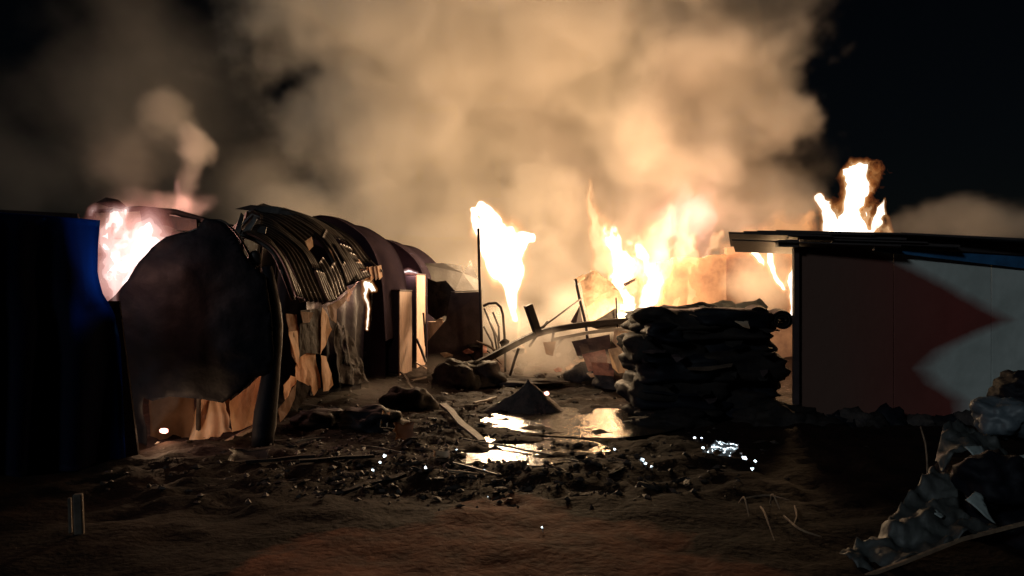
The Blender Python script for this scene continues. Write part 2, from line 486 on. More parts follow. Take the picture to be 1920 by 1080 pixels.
# ------------------------------------------------------------------ arched tent, half collapsed
tent = thing('arched_tent', (-3.6, 10.5, 0), 'burnt arched tent with a black front sheet, bare hoops and torn pale side sheets', 'tent')
front = [(218, 566), (233, 552), (257, 527), (275, 493), (296, 467), (324, 446), (350, 438), (374, 436), (384, 424), (392, 412), (412, 413), (428, 420), (444, 438), (462, 470), (480, 500),
         (505, 520), (516, 580), (521, 660), (514, 700), (486, 704), (470, 722), (440, 744), (428, 752), (380, 744), (330, 740), (300, 748), (282, 742), (278, 800), (276, 838), (236, 838), (216, 838), (205, 700), (206, 610)]
o = poly_sheet('front_sheet', [(x, y, 8.75) for x, y in front], 0.012, M['black_sheet'], tent, amp=0.11, freq=1.9, seed=3, bulge=-0.22, cuts=0.10, smooth=True)
tube('lit_rim_tube', catmull([W(x, y, 8.72) for x, y in front[:19:2]], 40), 0.016, M['rib_metal'], tent, seg=6)  # paler tube added on the outline, standing in for the sheet's lit rim
ribs_px = [
    (8.95, [(452, 440), (482, 452), (512, 474), (532, 515), (550, 562)]),
    (9.4, [(462, 438), (490, 446), (522, 470), (545, 515), (566, 566)]),
    (9.9, [(478, 424), (520, 440), (566, 477), (588, 528), (607, 570)]),
    (10.5, [(474, 402), (530, 428), (582, 480), (610, 535), (622, 566)]),
    (11.2, [(476, 390), (540, 410), (600, 450), (632, 505), (646, 545)]),
    (12.0, [(492, 387), (560, 405), (607, 436), (642, 480), (668, 530)]),
    (13.0, [(530, 394), (600, 418), (640, 448), (672, 490), (692, 520)]),
    (14.0, [(560, 401), (622, 424), (662, 454), (694, 490), (716, 509)]),
]
arcs = []
for D, pp in ribs_px:
    pts = [W(x, y, D) for x, y in pp]
    arcs.append(catmull(pts, 22))
for k, (a, (D, pp)) in enumerate(zip(arcs, ribs_px)):
    r = a[0]
    left = [Vector((r.x - 0.52, D, 0)), Vector((r.x - 0.50, D, 1.2)), Vector((r.x - 0.34, D, r.z - 0.35))]
    e = a[-1]
    bend = 0.12 * math.sin(k * 2.3)
    right = [Vector((e.x + 0.02 + bend * .5, D + 0.05, e.z * 0.55)), Vector((e.x + 0.04 + bend, D, 0.0))]
    tube('hoop', left + list(a) + [], 0.028, M['rib_metal'], tent, seg=7)
def corrugated(i, t0, t1, name='roof_sheet', amp=0.016, waves=6, keep=None, lift=0.03, sag=0.0):
    A, B = arcs[i], arcs[i + 1]
    n, m = 18, waves * 6 + 1
    G = []
    c0 = sum(A, Vector()) / len(A); c0.z -= 1.2
    for a in range(n):
        t = t0 + (t1 - t0) * a / (n - 1); f = t * 21; k = min(int(f), 20); f -= k
        pa = A[k].lerp(A[k + 1], f); pb = B[k].lerp(B[k + 1], f)
        row = []
        for b in range(m):
            s = b / (m - 1)
            p = pa.lerp(pb, s)
            out = (p - Vector((-4.4, p.y, 1.0))).normalized()
            p = p + out * (lift + amp * math.cos(s * waves * 2 * math.pi) - sag * math.sin(math.pi * s) + 0.05 * (vnoise(np.array([t * 5, s * 2, i]), 8) - .5))
            row.append(p)
        G.append(row)
    return grid_sheet(name, G, 0.004, M['soot_metal'], tent, keep=keep)
corrugated(0, 0.0, 0.98, waves=4)
corrugated(1, 0.0, 1.0, waves=5)
corrugated(2, 0.05, 0.62, waves=5)
corrugated(2, 0.66, 1.0, waves=5, lift=0.06)
corrugated(3, 0.0, 0.46, waves=5)
corrugated(3, 0.58, 1.0, waves=5, keep=lambda u, v: not (u < .25 and v > .5))
corrugated(4, 0.0, 0.5, waves=6)
corrugated(4, 0.50, 0.96, waves=6, lift=0.05, keep=lambda u, v: not (.25 < u < .6 and .3 < v < .5))
corrugated(5, 0.0, 0.55, waves=6)
corrugated(5, 0.62, 1.0, waves=6, keep=lambda u, v: (u * 7 % 1) > .2 or v < .5)
corrugated(6, 0.1, 0.75, waves=7, sag=0.1)
# closed far side of the tunnel and sooty sheets hanging inside
G = []
for k, (a, (D, pp)) in list(enumerate(zip(arcs, ribs_px)))[3:]:
    r = a[0]
    G.append([Vector((r.x - .1, D, r.z - .05)), Vector((r.x - .38, D, r.z - .4)), Vector((r.x - .55, D, 1.3)), Vector((r.x - .57, D, 0.6)), Vector((r.x - .57, D, 0.0))])
grid_sheet('side_sheet', G, .01, M['black_sheet'], tent)
panel('side_sheet', [(575, 566, 11.2), (690, 522, 13.2), (672, 730, 13.0), (575, 742, 11.0)], .01, M['black_sheet'], tent, 14, 20, .06, 2, 9, .05, 4)
panel('back_sheet', [(500, 420, 14.2), (700, 505, 14.2), (690, 735, 14.2), (480, 735, 14.2)], .01, M['black_sheet'], tent, 12, 14, .05, 2, 12, .04, 4)
# torn ends at the crown
for k, q in enumerate([[(441, 432), (452, 398), (458, 404), (450, 440)], [(450, 440), (476, 404), (482, 410), (462, 446)], [(480, 436), (488, 424), (500, 426), (498, 438)], [(440, 392), (470, 384), (520, 388), (560, 404), (530, 402), (480, 396)]]):
    poly_sheet('torn_strip', [(x, y, 9.3 + 0.5 * (k == 3) * 3) for x, y in q], 0.006, M['soot_metal' if k != 1 else 'rib_metal'], tent, amp=0.03, seed=k)
# round lamp-like disc on the front sheet's edge
lump('vent_disc', W(478, 486, 8.75), (0.085, 0.05, 0.105), M['soot_metal'], tent, amp=0.03, sub=3)
# side: torn pale sheets below the eave
def torn(pts, m, seed, amp=0.03, name='torn_sheet', th=0.006, bulge=0.0):
    return poly_sheet(name, pts, th, M[m], tent, amp=amp, freq=5, seed=seed, cuts=0.08, bulge=bulge)
torn([(499, 506, 8.85), (505, 512, 9.0), (517, 560, 9.1), (528, 640, 9.2), (521, 650, 8.95), (508, 590, 8.85)], 'cream_cloth', 1)
torn([(533, 588, 9.2), (556, 590, 9.7), (560, 625, 9.8), (556, 690, 9.8), (549, 668, 9.5), (540, 625, 9.3)], 'brown_cloth', 2)
torn([(542, 622, 9.28), (558, 620, 9.66), (557, 690, 9.66), (550, 668, 9.4)], 'cream_cloth', 3)
torn([(563, 582, 9.7), (602, 578, 10.5), (600, 664, 10.5), (574, 662, 9.9), (561, 672, 9.7)], 'dark_cloth', 4)
torn([(564, 584, 9.6), (586, 586, 10.1), (580, 604, 10.0), (568, 606, 9.7)], 'brown_cloth', 44)
torn([(603, 576, 10.4), (612, 588, 10.7), (621, 618, 10.9), (611, 645, 10.8), (601, 665, 10.45)], 'cream_cloth', 5)
torn([(612, 575, 10.8), (640, 560, 11.4), (668, 530, 12.0), (660, 552, 12.0), (632, 580, 11.2), (630, 606, 11.2), (620, 600, 10.9)], 'brown_cloth', 6)
torn([(554, 690, 9.7), (562, 668, 9.8), (590, 656, 10.4), (594, 690, 10.5), (602, 726, 10.6), (588, 742, 10.3), (580, 722, 10.1), (566, 732, 9.9), (556, 736, 9.7)], 'cream_cloth', 7, 0.04)
torn([(600, 666, 10.4), (612, 668, 10.7), (622, 700, 10.9), (625, 722, 11.0), (616, 732, 10.9), (607, 734, 10.5)], 'cream_cloth', 8)
torn([(531, 722, 9.2), (546, 704, 9.5), (557, 708, 9.8), (552, 722, 9.7), (544, 734, 9.5), (540, 756, 9.4), (533, 748, 9.2)], 'cream_cloth', 9)
torn([(556, 712, 9.6), (582, 726, 9.9), (570, 752, 9.75), (556, 772, 9.6), (547, 764, 9.5)], 'dark_cloth', 10)
torn([(520, 768, 8.9), (540, 742, 9.2), (556, 718, 9.5), (552, 748, 9.4), (538, 776, 9.2), (524, 792, 8.9)], 'brown_cloth', 11)
torn([(626, 600, 11.4), (650, 620, 12.2), (668, 660, 12.6), (690, 716, 13.2), (660, 722, 12.2), (632, 716, 11.4)], 'dark_cloth', 12, 0.08)
torn([(642, 610, 11.7), (664, 640, 12.2), (676, 690, 12.4), (650, 680, 11.8)], 'dark_cloth', 13, 0.06)
torn([(664, 500, 12.6), (672, 486, 12.9), (680, 498, 13.1), (674, 512, 12.8)], 'cream_cloth', 14)
torn([(572, 452, 10.2), (584, 444, 10.4), (588, 462, 10.4), (580, 470, 10.2)], 'cream_cloth', 15)
torn([(612, 460, 11.3), (622, 470, 11.5), (634, 500, 11.6), (636, 512, 11.6), (626, 500, 11.3)], 'brown_cloth', 16)
for k, x in enumerate((688, 697, 706, 713)):
    torn([(x - 6, 502 - k, 13.4 + .15 * k), (x + 1, 500 - k, 13.6 + .15 * k), (x + 4, 522 - k, 13.6 + .15 * k), (x - 2, 528 - k, 13.4 + .15 * k)], 'cream_cloth' if k != 2 else 'brown_cloth', 20 + k, 0.01, 'ragged_end')
# dark corner leg
v_, f_ = tube_vf(catmull([W(500, 500, 8.72), W(514, 600, 8.72), W(508, 700, 8.7), W(497, 780, 8.65), W(492, 836, 8.6)], 12), [0.06, .08, .09, .10, .10, .10, .11, .12, .13, .13, .125, .12], 12)
mk('corner_leg', v_, f_, M['black_sheet'], tent, smooth=True)
torn([(513, 770, 8.6), (520, 764, 8.75), (517, 800, 8.75), (506, 838, 8.75), (505, 826, 8.6)], 'grey_sheet', 31, 0.01)
# pale sheets seen under the front sheet
panel('inner_sheet', [(281, 738, 9.5), (365, 742, 9.2), (362, 838, 9.0), (281, 842, 8.9)], 0.006, M['brown_cloth'], tent, 14, 14, 0.05, 4, 5, 0.03, 2)
panel('inner_sheet', [(372, 728, 9.2), (418, 738, 9.1), (432, 808, 8.95), (352, 838, 8.85)], 0.006, M['cream_cloth'], tent, 18, 26, 0.03, 5, 6, 0.035, 3, ragged=0.1)
torn([(431, 752, 8.95), (462, 728, 9.4), (490, 702, 9.9), (484, 760, 9.9), (480, 792, 9.9), (452, 806, 9.3), (433, 810, 8.95)], 'cream_cloth', 33, 0.03, 'inner_sheet')
torn([(376, 726, 9.3), (390, 728, 9.4), (432, 742, 9.2), (432, 800, 9.15), (418, 770, 9.2)], 'brown_cloth', 34, 0.03, 'inner_sheet')
tube('ground_rail', [W(360, 842, 8.55), W(420, 832, 8.75), W(484, 798, 9.75)], 0.035, M['tan_board'], tent, seg=4)

# roof edge smouldering behind the tent
ro = thing('charred_roof_edge', W(330, 600, 12.2), 'charred sagging roof edge with broken boards above the fire gap', 'roof')
ro.location.z = 0
tube('rafter', [W(178, 396, 12.2), W(262, 391, 12.1), W(330, 398, 12), W(375, 412, 11.8), (W(438, 428, 11.6))], [.03, .045, .05, .055, .05], M['charred'], ro, seg=6)
poly_sheet('board', [(318, 404, 11.9), (370, 412, 11.7), (372, 434, 11.7), (338, 432, 11.8), (316, 424, 11.9)], 0.03, M['charred'], ro, amp=0.02)
poly_sheet('board', [(264, 393, 12.1), (318, 400, 12), (316, 424, 12), (268, 418, 12.1)], 0.02, M['charred'], ro, amp=0.02, seed=4)
poly_sheet('board', [(325, 436, 11.9), (366, 436, 11.8), (362, 446, 11.8), (326, 452, 11.9)], 0.03, M['charred'], ro, amp=0.02, seed=2)
poly_sheet('board', [(182, 380, 12.6), (200, 370, 12.6), (222, 374, 12.5), (240, 390, 12.5), (205, 388, 12.6)], 0.03, M['charred'], ro, amp=0.03, seed=6)
tube('post', [W(452, 432, 11.6), Vector((W(452, 432, 11.6).x, 11.6, 0))], 0.05, M['charred'], ro, seg=6)
tube('post', [W(172, 396, 12.2), Vector((W(172, 396, 12.2).x, 12.2, 0))], 0.05, M['charred'], ro, seg=6)

# far vaulted covers
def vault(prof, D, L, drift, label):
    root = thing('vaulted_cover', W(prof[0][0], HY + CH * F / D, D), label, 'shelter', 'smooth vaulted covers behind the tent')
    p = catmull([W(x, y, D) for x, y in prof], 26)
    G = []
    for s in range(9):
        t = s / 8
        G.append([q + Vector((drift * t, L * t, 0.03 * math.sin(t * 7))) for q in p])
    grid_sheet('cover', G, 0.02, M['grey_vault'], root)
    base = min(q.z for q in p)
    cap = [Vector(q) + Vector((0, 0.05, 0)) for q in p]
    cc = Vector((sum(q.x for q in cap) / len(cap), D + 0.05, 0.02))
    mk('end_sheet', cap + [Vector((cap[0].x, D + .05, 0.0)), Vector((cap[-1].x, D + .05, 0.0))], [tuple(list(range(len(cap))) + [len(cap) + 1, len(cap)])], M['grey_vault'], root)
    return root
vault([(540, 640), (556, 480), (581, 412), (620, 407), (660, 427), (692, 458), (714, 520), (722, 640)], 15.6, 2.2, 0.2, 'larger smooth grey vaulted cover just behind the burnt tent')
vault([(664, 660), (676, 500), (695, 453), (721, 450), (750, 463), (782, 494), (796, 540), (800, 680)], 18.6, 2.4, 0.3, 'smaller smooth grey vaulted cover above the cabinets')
# thin white post stub
p0 = W(148, 1010, 5.2)
st = thing('marker_post', (p0.x, 5.2, gz(p0.x, 5.2)), 'short weathered white post standing alone in the dark', 'post')
box('post', (p0.x, 5.2, 0.17), (0.06, 0.05, 0.32), M['white_paint'], st, rot=(0.03, -0.03, .3), bevel=0.01)
box('post_strip', (p0.x - 0.085, 5.24, 0.15), (0.02, 0.03, 0.28), M['white_paint'], st, rot=(0, -0.03, .3), bevel=0.004)

# ------------------------------------------------------------------ cabinets and boards behind the tent
def cabinet(px0, D, w1, w2, h, a, label):
    c = W(px0, 600, D); c.z = 0
    root = thing('cabinet', c, label, 'cabinet')
    ux = Vector((math.cos(a), -math.sin(a), 0)) if False else Vector((math.cos(-a), math.sin(-a), 0))
    ux = Vector((math.cos(a), math.sin(a) * -1, 0)); uy = Vector((math.sin(a), math.cos(a), 0))
    def b(name, x0, x1, y0, y1, z0, z1, m, par=root, bev=0.005):
        vs = []
        for z in (z0, z1):
            for x, y in ((x0, y0), (x1, y0), (x1, y1), (x0, y1)):
                vs.append(c + ux * x + uy * y + Vector((0, 0, z)))
        return mk(name, vs, [(3, 2, 1, 0), (4, 5, 6, 7), (0, 1, 5, 4), (1, 2, 6, 5), (2, 3, 7, 6), (3, 0, 4, 7)], M[m], par, bevel=bev)
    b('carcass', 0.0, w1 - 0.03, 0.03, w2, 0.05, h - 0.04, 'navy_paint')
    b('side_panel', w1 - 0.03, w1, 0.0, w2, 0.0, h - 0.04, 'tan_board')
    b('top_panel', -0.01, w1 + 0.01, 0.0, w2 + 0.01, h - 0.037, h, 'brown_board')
    for k in (0, 1):
        d = b('door', 0.012 + k * (w1 - .04) / 2, (k + 1) * (w1 - .04) / 2, 0.0, 0.026, 0.08, h - 0.06, 'navy_paint')
        x = (w1 - .04) / 2 + (-.05 if k == 0 else .05)
        b('handle', x - .01, x + .01, -0.03, -0.004, h * .5, h * .5 + .12, 'rib_metal', d, 0.003)
    b('plinth', 0.02, w1 - 0.04, 0.06, w2 - .02, 0.0, 0.048, 'charred')
    return root
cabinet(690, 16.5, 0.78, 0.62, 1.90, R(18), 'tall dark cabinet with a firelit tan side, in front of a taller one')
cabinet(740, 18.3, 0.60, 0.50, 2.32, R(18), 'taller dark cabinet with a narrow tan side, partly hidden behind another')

gs = poly_sheet('bent_metal_sheet', [(788, 494, 19.4), (830, 493, 19.4), (866, 498, 19.5), (868, 512, 19.5), (875, 500, 19.5), (882, 487, 19.5), (890, 508, 19.6), (897, 524, 19.7), (902, 560, 19.7), (903, 690, 19.7), (790, 690, 19.4)], 0.01, M['dull_grey'], amp=0.06, freq=1.2, seed=3)
tag(gs, 'smooth grey metal sheet with a torn pointed end beside the pole', 'metal sheet')
tag(poly_sheet('hanging_rag', [(802, 522, 17.3), (818, 528, 17.2), (836, 526, 17.3), (854, 546, 17.2), (850, 602, 17.1), (834, 592, 17.1), (818, 600, 17.1), (802, 588, 17.2)], .012, M['dark_cloth'], amp=.08, freq=3, seed=5), 'dark rag hanging in front of the smooth grey metal sheet', 'rag')
ct = thing('tall_carton', (W(817, 600, 17.5).x, 17.5, 0), 'pale tall carton standing below the hanging rag', 'carton')
box('carton_body', (ct.location.x, 17.5, .58), (.34, .3, 1.16), M['tan_board'], ct, rot=(0, 0, .3))
box('carton_flap', (ct.location.x + .1, 17.36, 1.18), (.16, .02, .14), M['tan_board'], ct, rot=(.5, 0, .3))
bb = thing('upright_board', W(868, 700, 16.8), 'brown board standing upright against the thin pole', 'board')
bb.location.z = 0
poly_sheet('board', [(846, 549, 16.8), (903, 547, 16.8), (905, 702, 16.8), (800, 702, 16.6), (802, 640, 16.6), (836, 600, 16.7)], 0.03, M['brown_board'], bb, amp=0.02, freq=1, seed=2)
tube('top_trim', [W(846, 547, 16.78), W(904, 545, 16.78)], 0.016, M['grey_sheet'], bb, seg=4)
pl = W(903, 702, 16.5)
o = tube('pole', [W(897, 428, 16.5), W(899, 520, 16.5), W(903, 620, 16.5), Vector((pl.x, 16.5, 0))], 0.034, M['beam_metal'], seg=8)
tag(o, 'thin upright pole standing in front of the tall white flame', 'pole')
hp = thing('bent_pipe', W(930, 690, 17), 'bent pipe hoop with loose bars beside the pole', 'pipe')
hp.location.z = 0
q = W(948, 700, 17)
tube('hoop', [W(906, 574, 17), W(916, 569, 17), W(930, 568, 17), W(939, 576, 17), W(943, 590, 17), W(946, 630, 17), Vector((q.x, 17, 0))], 0.032, M['beam_metal'], hp)
for k, (a, b_) in enumerate([((908, 578), (934, 668)), ((917, 600), (938, 664)), ((907, 612), (928, 672)), ((924, 585), (936, 640))]):
    tube('bar', [W(a[0], a[1], 17.1), W((a[0] + b_[0]) / 2 + 5, (a[1] + b_[1]) / 2, 17.1), W(b_[0], b_[1], 17.0)], 0.024, M['beam_metal' if k != 1 else 'grey_sheet'], hp, seg=6)
# ------------------------------------------------------------------ fallen beam and twisted sheets
fb = thing('fallen_beam', W(912, 676, 15.3), 'long dark fallen beam bent upward with a broken stub standing on it', 'beam')
fb.location.z = 0
tube('beam', catmull([W(895, 682, 15.2), W(930, 664, 15.4), W(975, 640, 15.6), W(1012, 624, 15.8), (W(1060, 614, 16.0)), W(1120, 606, 16.3), W(1212, 598, 16.8)], 24), 0.085, M['charred'], fb, seg=4)
tube('stub', [W(990, 572, 15.65), W(1008, 624, 15.75)], 0.105, M['charred'], fb, seg=4)
tube('strut', [W(1010, 618, 16), W(1090, 560, 16.6)], 0.022, M['grey_sheet'], fb, seg=6)
tube('lower_beam', [W(1036, 636, 15.8), W(1100, 624, 16.2), W(1170, 616, 16.5)], 0.05, M['grey_sheet'], fb, seg=4)
tube('bracket', [W(1038, 622, 15.85), W(1034, 648, 15.75)], 0.03, M['beam_metal'], fb, seg=4)
def loose(pts, m, seed, label, name='bent_sheet', cat='sheet', amp=0.03, th=0.012, bulge=0.0):
    o = poly_sheet(name, pts, th, M[m], None, amp=amp, freq=3, seed=seed, bulge=bulge)
    return tag(o, label, cat)
loose([(1100, 610, 16.5), (1128, 594, 16.6), (1156, 576, 16.8), (1159, 598, 16.8), (1212, 600, 17.0), (1212, 612, 17.0), (1166, 620, 16.7), (1120, 618, 16.5)], 'grey_sheet', 1, 'grey torn sheet lying across the fallen beam')
loose([(1088, 520, 17.6), (1112, 508, 17.8), (1150, 532, 18.0), (1168, 560, 18.0), (1172, 600, 18), (1104, 604, 17.6), (1096, 560, 17.6)], 'carton', 2, 'buckled tan panel standing behind the fallen beam', 'buckled_panel', 'panel', 0.08)
loose([(1074, 524, 16.9), (1092, 514, 17.0), (1097, 522, 17.1), (1084, 530, 17)], 'carton', 3, 'small bent cap on top of the leaning post', 'bent_plate', 'metal plate')
o = tube('leaning_post', catmull([W(1079, 524, 16.9), W(1088, 566, 16.9), W(1098, 606, 16.8), W(1102, 640, 16.7)], 8), 0.035, M['beam_metal'], seg=6); tag(o, 'slim leaning post bowed in front of the tan panel', 'post')
loose([(1070, 604, 16.6), (1086, 574, 16.7), (1092, 606, 16.8), (1080, 608, 16.6)], 'brown_board', 4, 'small dark three-cornered scrap propped by the leaning post')
o = tube('reinforcing_bar', [W(1155, 558, 16.7), W(1157, 600, 16.7), W(1160, 640, 16.6)], 0.02, M['beam_metal'], seg=6); tag(o, 'short upright iron bar poking above the torn sheet', 'iron bar')
loose([(1162, 570, 17.4), (1192, 570, 17.5), (1188, 580, 17.5), (1176, 583, 17.4), (1163, 579, 17.4)], 'carton', 5, 'small tan flap hanging above the low white fire')
loose([(1168, 532, 19), (1192, 521, 19.1), (1190, 527, 19.1), (1172, 537, 19)], 'brown_board', 6, 'thin dark strip caught in the flames')
o = tube('strip', [W(1108, 508, 18.4), W(1136, 534, 18.6)], 0.03, M['carton'], seg=4); tag(o, 'thin tan strip sloping in the smoke above the panel', 'strip')
# heap of cartons between beam and charred stack
loose([(1140, 655, 13.6), (1166, 650, 13.7), (1190, 650, 13.9), (1187, 698, 13.7), (1160, 700, 13.5), (1148, 690, 13.4)], 'carton', 11, 'upright tan carton beside the charred stack', 'carton', 'carton', 0.03)
loose([(1150, 618, 14.4), (1176, 622, 14.4), (1198, 632, 14.6), (1194, 658, 14.6), (1160, 655, 14.3), (1146, 640, 14.3)], 'carton', 12, 'crumpled pale carton on top of the upright one', 'carton', 'carton', 0.08)
loose([(1072, 640, 14.8), (1142, 628, 14.9), (1146, 664, 14.8), (1082, 668, 14.7)], 'brown_board', 13, 'dark crumpled board under the torn grey sheet', 'board', 'board', 0.06)
loose([(1092, 664, 14.2), (1134, 656, 14.3), (1140, 690, 14.1), (1104, 694, 14.0)], 'red_carton', 14, 'reddish crumpled carton in the heap', 'carton', 'carton', 0.07)
loose([(1108, 680, 13.4), (1150, 682, 13.5), (1150, 706, 13.4), (1112, 704, 13.3)], 'red_carton', 15, 'flattened red carton at the foot of the heap', 'carton', 'carton', 0.06)
loose([(1018, 642, 15.4), (1042, 640, 15.5), (1036, 668, 15.4), (1024, 664, 15.3)], 'carton', 16, 'pale scrap of board under the beam bracket', 'scrap', 'scrap', 0.03)
for k, (x, y, D, r, m, lab) in enumerate([(1110, 660, 15.2, (0.55, .5, .34), 'ash', 'dark rubble mound under the torn grey sheet'), (1170, 690, 14.2, (.55, .5, .35), 'ash', 'low ash mound behind the upright carton'),
                                        (900, 690, 14.6, (.5, .45, .36), 'charred', 'charred mound at the buried end of the beam'), (855, 700, 14.2, (.45, .4, .42), 'charred', 'charred mound in front of the brown board'),
                                        (990, 700, 14.5, (.7, .4, .08), 'ash', 'flat grey ash bank behind the ash heap'), (600, 792, 9.9, (.34, .3, .17), 'black_sheet', 'rounded black bundle below the torn side sheets'),
                                        (700, 800, 9.6, (.42, .36, .22), 'black_sheet', 'humped black bundle with a pale scrap at its end'), (765, 768, 11.2, (.42, .36, .30), 'charred', 'charred lump beyond the humped bundle')]):
    c = W(x, y, D); z = gz(c.x, D)
    o = lump('mound', (c.x, D, z + r[2] * .25), r, M[m], seed=k + 3, amp=.4, freq=2.2, sub=4, flat=r[2] * .35)
    tag(o, lab, 'mound')
# tangle of burnt pieces under and round the beam
random.seed(72)
for k in range(38):
    px = random.uniform(930, 1195) if k % 4 else random.uniform(790, 900)
    py = random.uniform(640, 705); D = CH * F / (py + random.uniform(10, 22) - HY); D = min(D, 16.6)
    w, h_ = random.uniform(8, 30), random.uniform(6, 20)
    if k % 3 == 0:
        a = W(px, py, D); t = Vector((random.uniform(-1, 1), random.uniform(-.4, .4), random.uniform(.05, .8))).normalized() * random.uniform(.25, .8)
        o = tube('burnt_piece', [a, a + t * .5 + Vector((0, 0, .03)), a + t], random.uniform(.012, .035), M[('charred', 'beam_metal', 'wood')[k % 2 + (k % 5 == 0)]], seg=5)
    else:
        o = poly_sheet('burnt_piece', [(px, py, D), (px + w * .5, py - h_ * .5, D + .1), (px + w, py - h_ * random.uniform(0, .4), D + .15), (px + w * .9, py + h_ * .5, D), (px + w * .3, py + h_ * .6, D - .1)], .012, M[('brown_board', 'carton', 'charred', 'red_carton', 'dark_cloth')[k % 5]], amp=.05, freq=5, seed=500 + k, cuts=.09)
    tag(o, 'burnt piece tangled in the smoking wreckage around the fallen beam', 'burnt piece', 'burnt pieces in the wreckage')
# cone of ash by the puddle
bm_c = W(990, 768, 11.3)
vs, fs = [], []
n, mseg = 16, 40
for i in range(n):
    t = i / (n - 1)
    for k in range(mseg):
        a = 2 * math.pi * k / mseg
        rr = 0.70 * t ** 1.15 * (1 + 0.7 * (vnoise(np.array([math.cos(a) * 1.5, math.sin(a) * 1.5, 2]), 4) - .5))
        x, y = bm_c.x + rr * math.cos(a), 11.3 + rr * math.sin(a) * .8
        z = 0.52 * (1 - t ** .80) * (1 + .35 * math.cos(a - .4) * t) - .03 + 0.13 * (fbm(np.array([x * 5, y * 5, t]), 9, 4) - .5)
        vs.append((x, y, z))
for i in range(n - 1):
    for k in range(mseg):
        fs.append((i * mseg + k, (i + 1) * mseg + k, (i + 1) * mseg + (k + 1) % mseg, i * mseg + (k + 1) % mseg))
fs.append(tuple(range(mseg)))
tag(mk('ash_heap', vs, fs, M['ash'], smooth=True), 'black cone of ash with a glowing ember beside the puddle', 'ash heap')

# ------------------------------------------------------------------ burnt wall in the flames
bw = thing('burnt_wall', W(1300, 700, 20.4), 'burnt plaster wall standing in the flames', 'wall')
bw.location.z = 0
def wall_block(pts, D, th, name, m='plaster'):
    P = [W(x, y, D) for x, y in pts]; n = len(P)
    Q = [p + Vector((0, th, 0)) for p in P]
    mk(name, P + Q, [tuple(range(n))[::-1], tuple(range(n, 2 * n))] + [(k, (k + 1) % n, n + (k + 1) % n, n + k) for k in range(n)], M[m], bw)
gy_ = lambda D: HY + CH * F / D
wall_block([(1232, gy_(20.4)), (1232, 492), (1246, 488), (1256, 490), (1262, 483), (1290, 481), (1318, 484), (1330, 478), (1362, 477), (1362, gy_(20.4))], 20.4, 0.25, 'wall_front')
wall_block([(1362.5, gy_(21.2)), (1362.5, 464), (1400, 466), (1424, 460), (1540, 462), (1540, gy_(21.2))], 21.2, 0.25, 'wall_side', 'plaster')

# ------------------------------------------------------------------ stack of charred folded sheets
sk = thing('charred_stack', (2.75, 10.9, 0), 'big charred stack of folded sheets in front of the shed corner', 'stack')
def slab(name, x0, x1, y0, y1, z0, z1, m, par, seed, n=26, rough=.05):
    """a soft folded bundle: a rounded slab with drooping, wavy edges"""
    bm = bmesh.new(); bmesh.ops.create_cube(bm, size=2)
    bmesh.ops.subdivide_edges(bm, edges=bm.edges[:], cuts=9, use_grid_fill=True)
    P = np.array([v.co for v in bm.verts]); fs = [[v.index for v in f.verts] for f in bm.faces]; bm.free()
    nrm = (np.abs(P) ** 6).sum(1, keepdims=True) ** (1 / 6); P = P / nrm
    c = np.array([(x0 + x1) / 2, (y0 + y1) / 2, (z0 + z1) / 2]); h = np.array([(x1 - x0) / 2, (y1 - y0) / 2, (z1 - z0) / 2])
    Q = c + P * h
    d = fbm(Q * np.array([2.4, 2.4, 7]) + seed * 5, seed, 3) - .5
    Q = Q + np.stack([P[:, 0] * d * rough * 3.2, P[:, 1] * d * rough * 3.2, (fbm(Q * 2 + seed, seed + 3, 3) - .5) * rough * 1.1], 1)
    return mk(name, Q, fs, M[m], par, smooth=True)
random.seed(14)
zz = 0.0; k = 0
while zz < 1.36:
    t = min(random.uniform(.12, .30), 1.5 - zz)
    cutx = random.uniform(2.3, 3.3)
    for (xa, xb) in ((1.80 + random.uniform(-.12, .10) + .05 * (zz > .9), cutx + .12), (cutx - .12, 3.86 + random.uniform(-.15, .05))):
        zo = random.uniform(-.05, .05)
        slab('folded_bundle', xa, xb, 10.38 + random.uniform(-.14, .16), 12.0, max(0, zz - .07 + zo), min(zz + t * 1.3 + zo, 1.56), ('charred', 'black_sheet', 'black_sheet', 'charred')[k % 4], sk, 40 + k, rough=random.uniform(.09, .19))
        k += 1
    zz += t
for q_, (x_, y_, r_) in enumerate([(3.55, 10.0, (.5, .35, .28)), (2.2, 10.15, (.6, .3, .16)), (3.95, 9.85, (.4, .3, .16))]):
    lump('slumped_heap', (x_, y_, .02), r_, M['charred'], sk, seed=200 + q_, amp=.5, freq=2.4, sub=4, flat=.1)
for q_ in range(14):
    x_ = random.uniform(1195, 1440); y_ = random.uniform(606, 770); w_ = random.uniform(14, 46)
    poly_sheet('loose_flap', [(x_, y_, 10.34), (x_ + w_, y_ - random.uniform(-4, 6), 10.36), (x_ + w_ * .9, y_ + random.uniform(3, 9), 10.16 + random.uniform(-.06, .05)), (x_ + w_ * .4, y_ + random.uniform(5, 14), 10.12), (x_ + 3, y_ + random.uniform(2, 8), 10.18)], .006, M[('dark_cloth', 'charred', 'brown_board')[q_ % 3]], sk, amp=.03, freq=7, seed=300 + q_, cuts=.06)
TOPZ = zz
def on_stack(pts, m, seed, lab, amp=.05, cat='sheet'):
    o = poly_sheet('crumpled_sheet', pts, .01, M[m], None, amp=amp, freq=4, seed=seed, cuts=.07); tag(o, lab, cat)
on_stack([(1215, 583, 10.6), (1240, 576, 11.2), (1320, 570, 11.4), (1345, 578, 11.2), (1340, 590, 10.7), (1260, 592, 10.5)], 'dark_cloth', 51, 'dark crumpled cloth spread over the top of the charred stack')
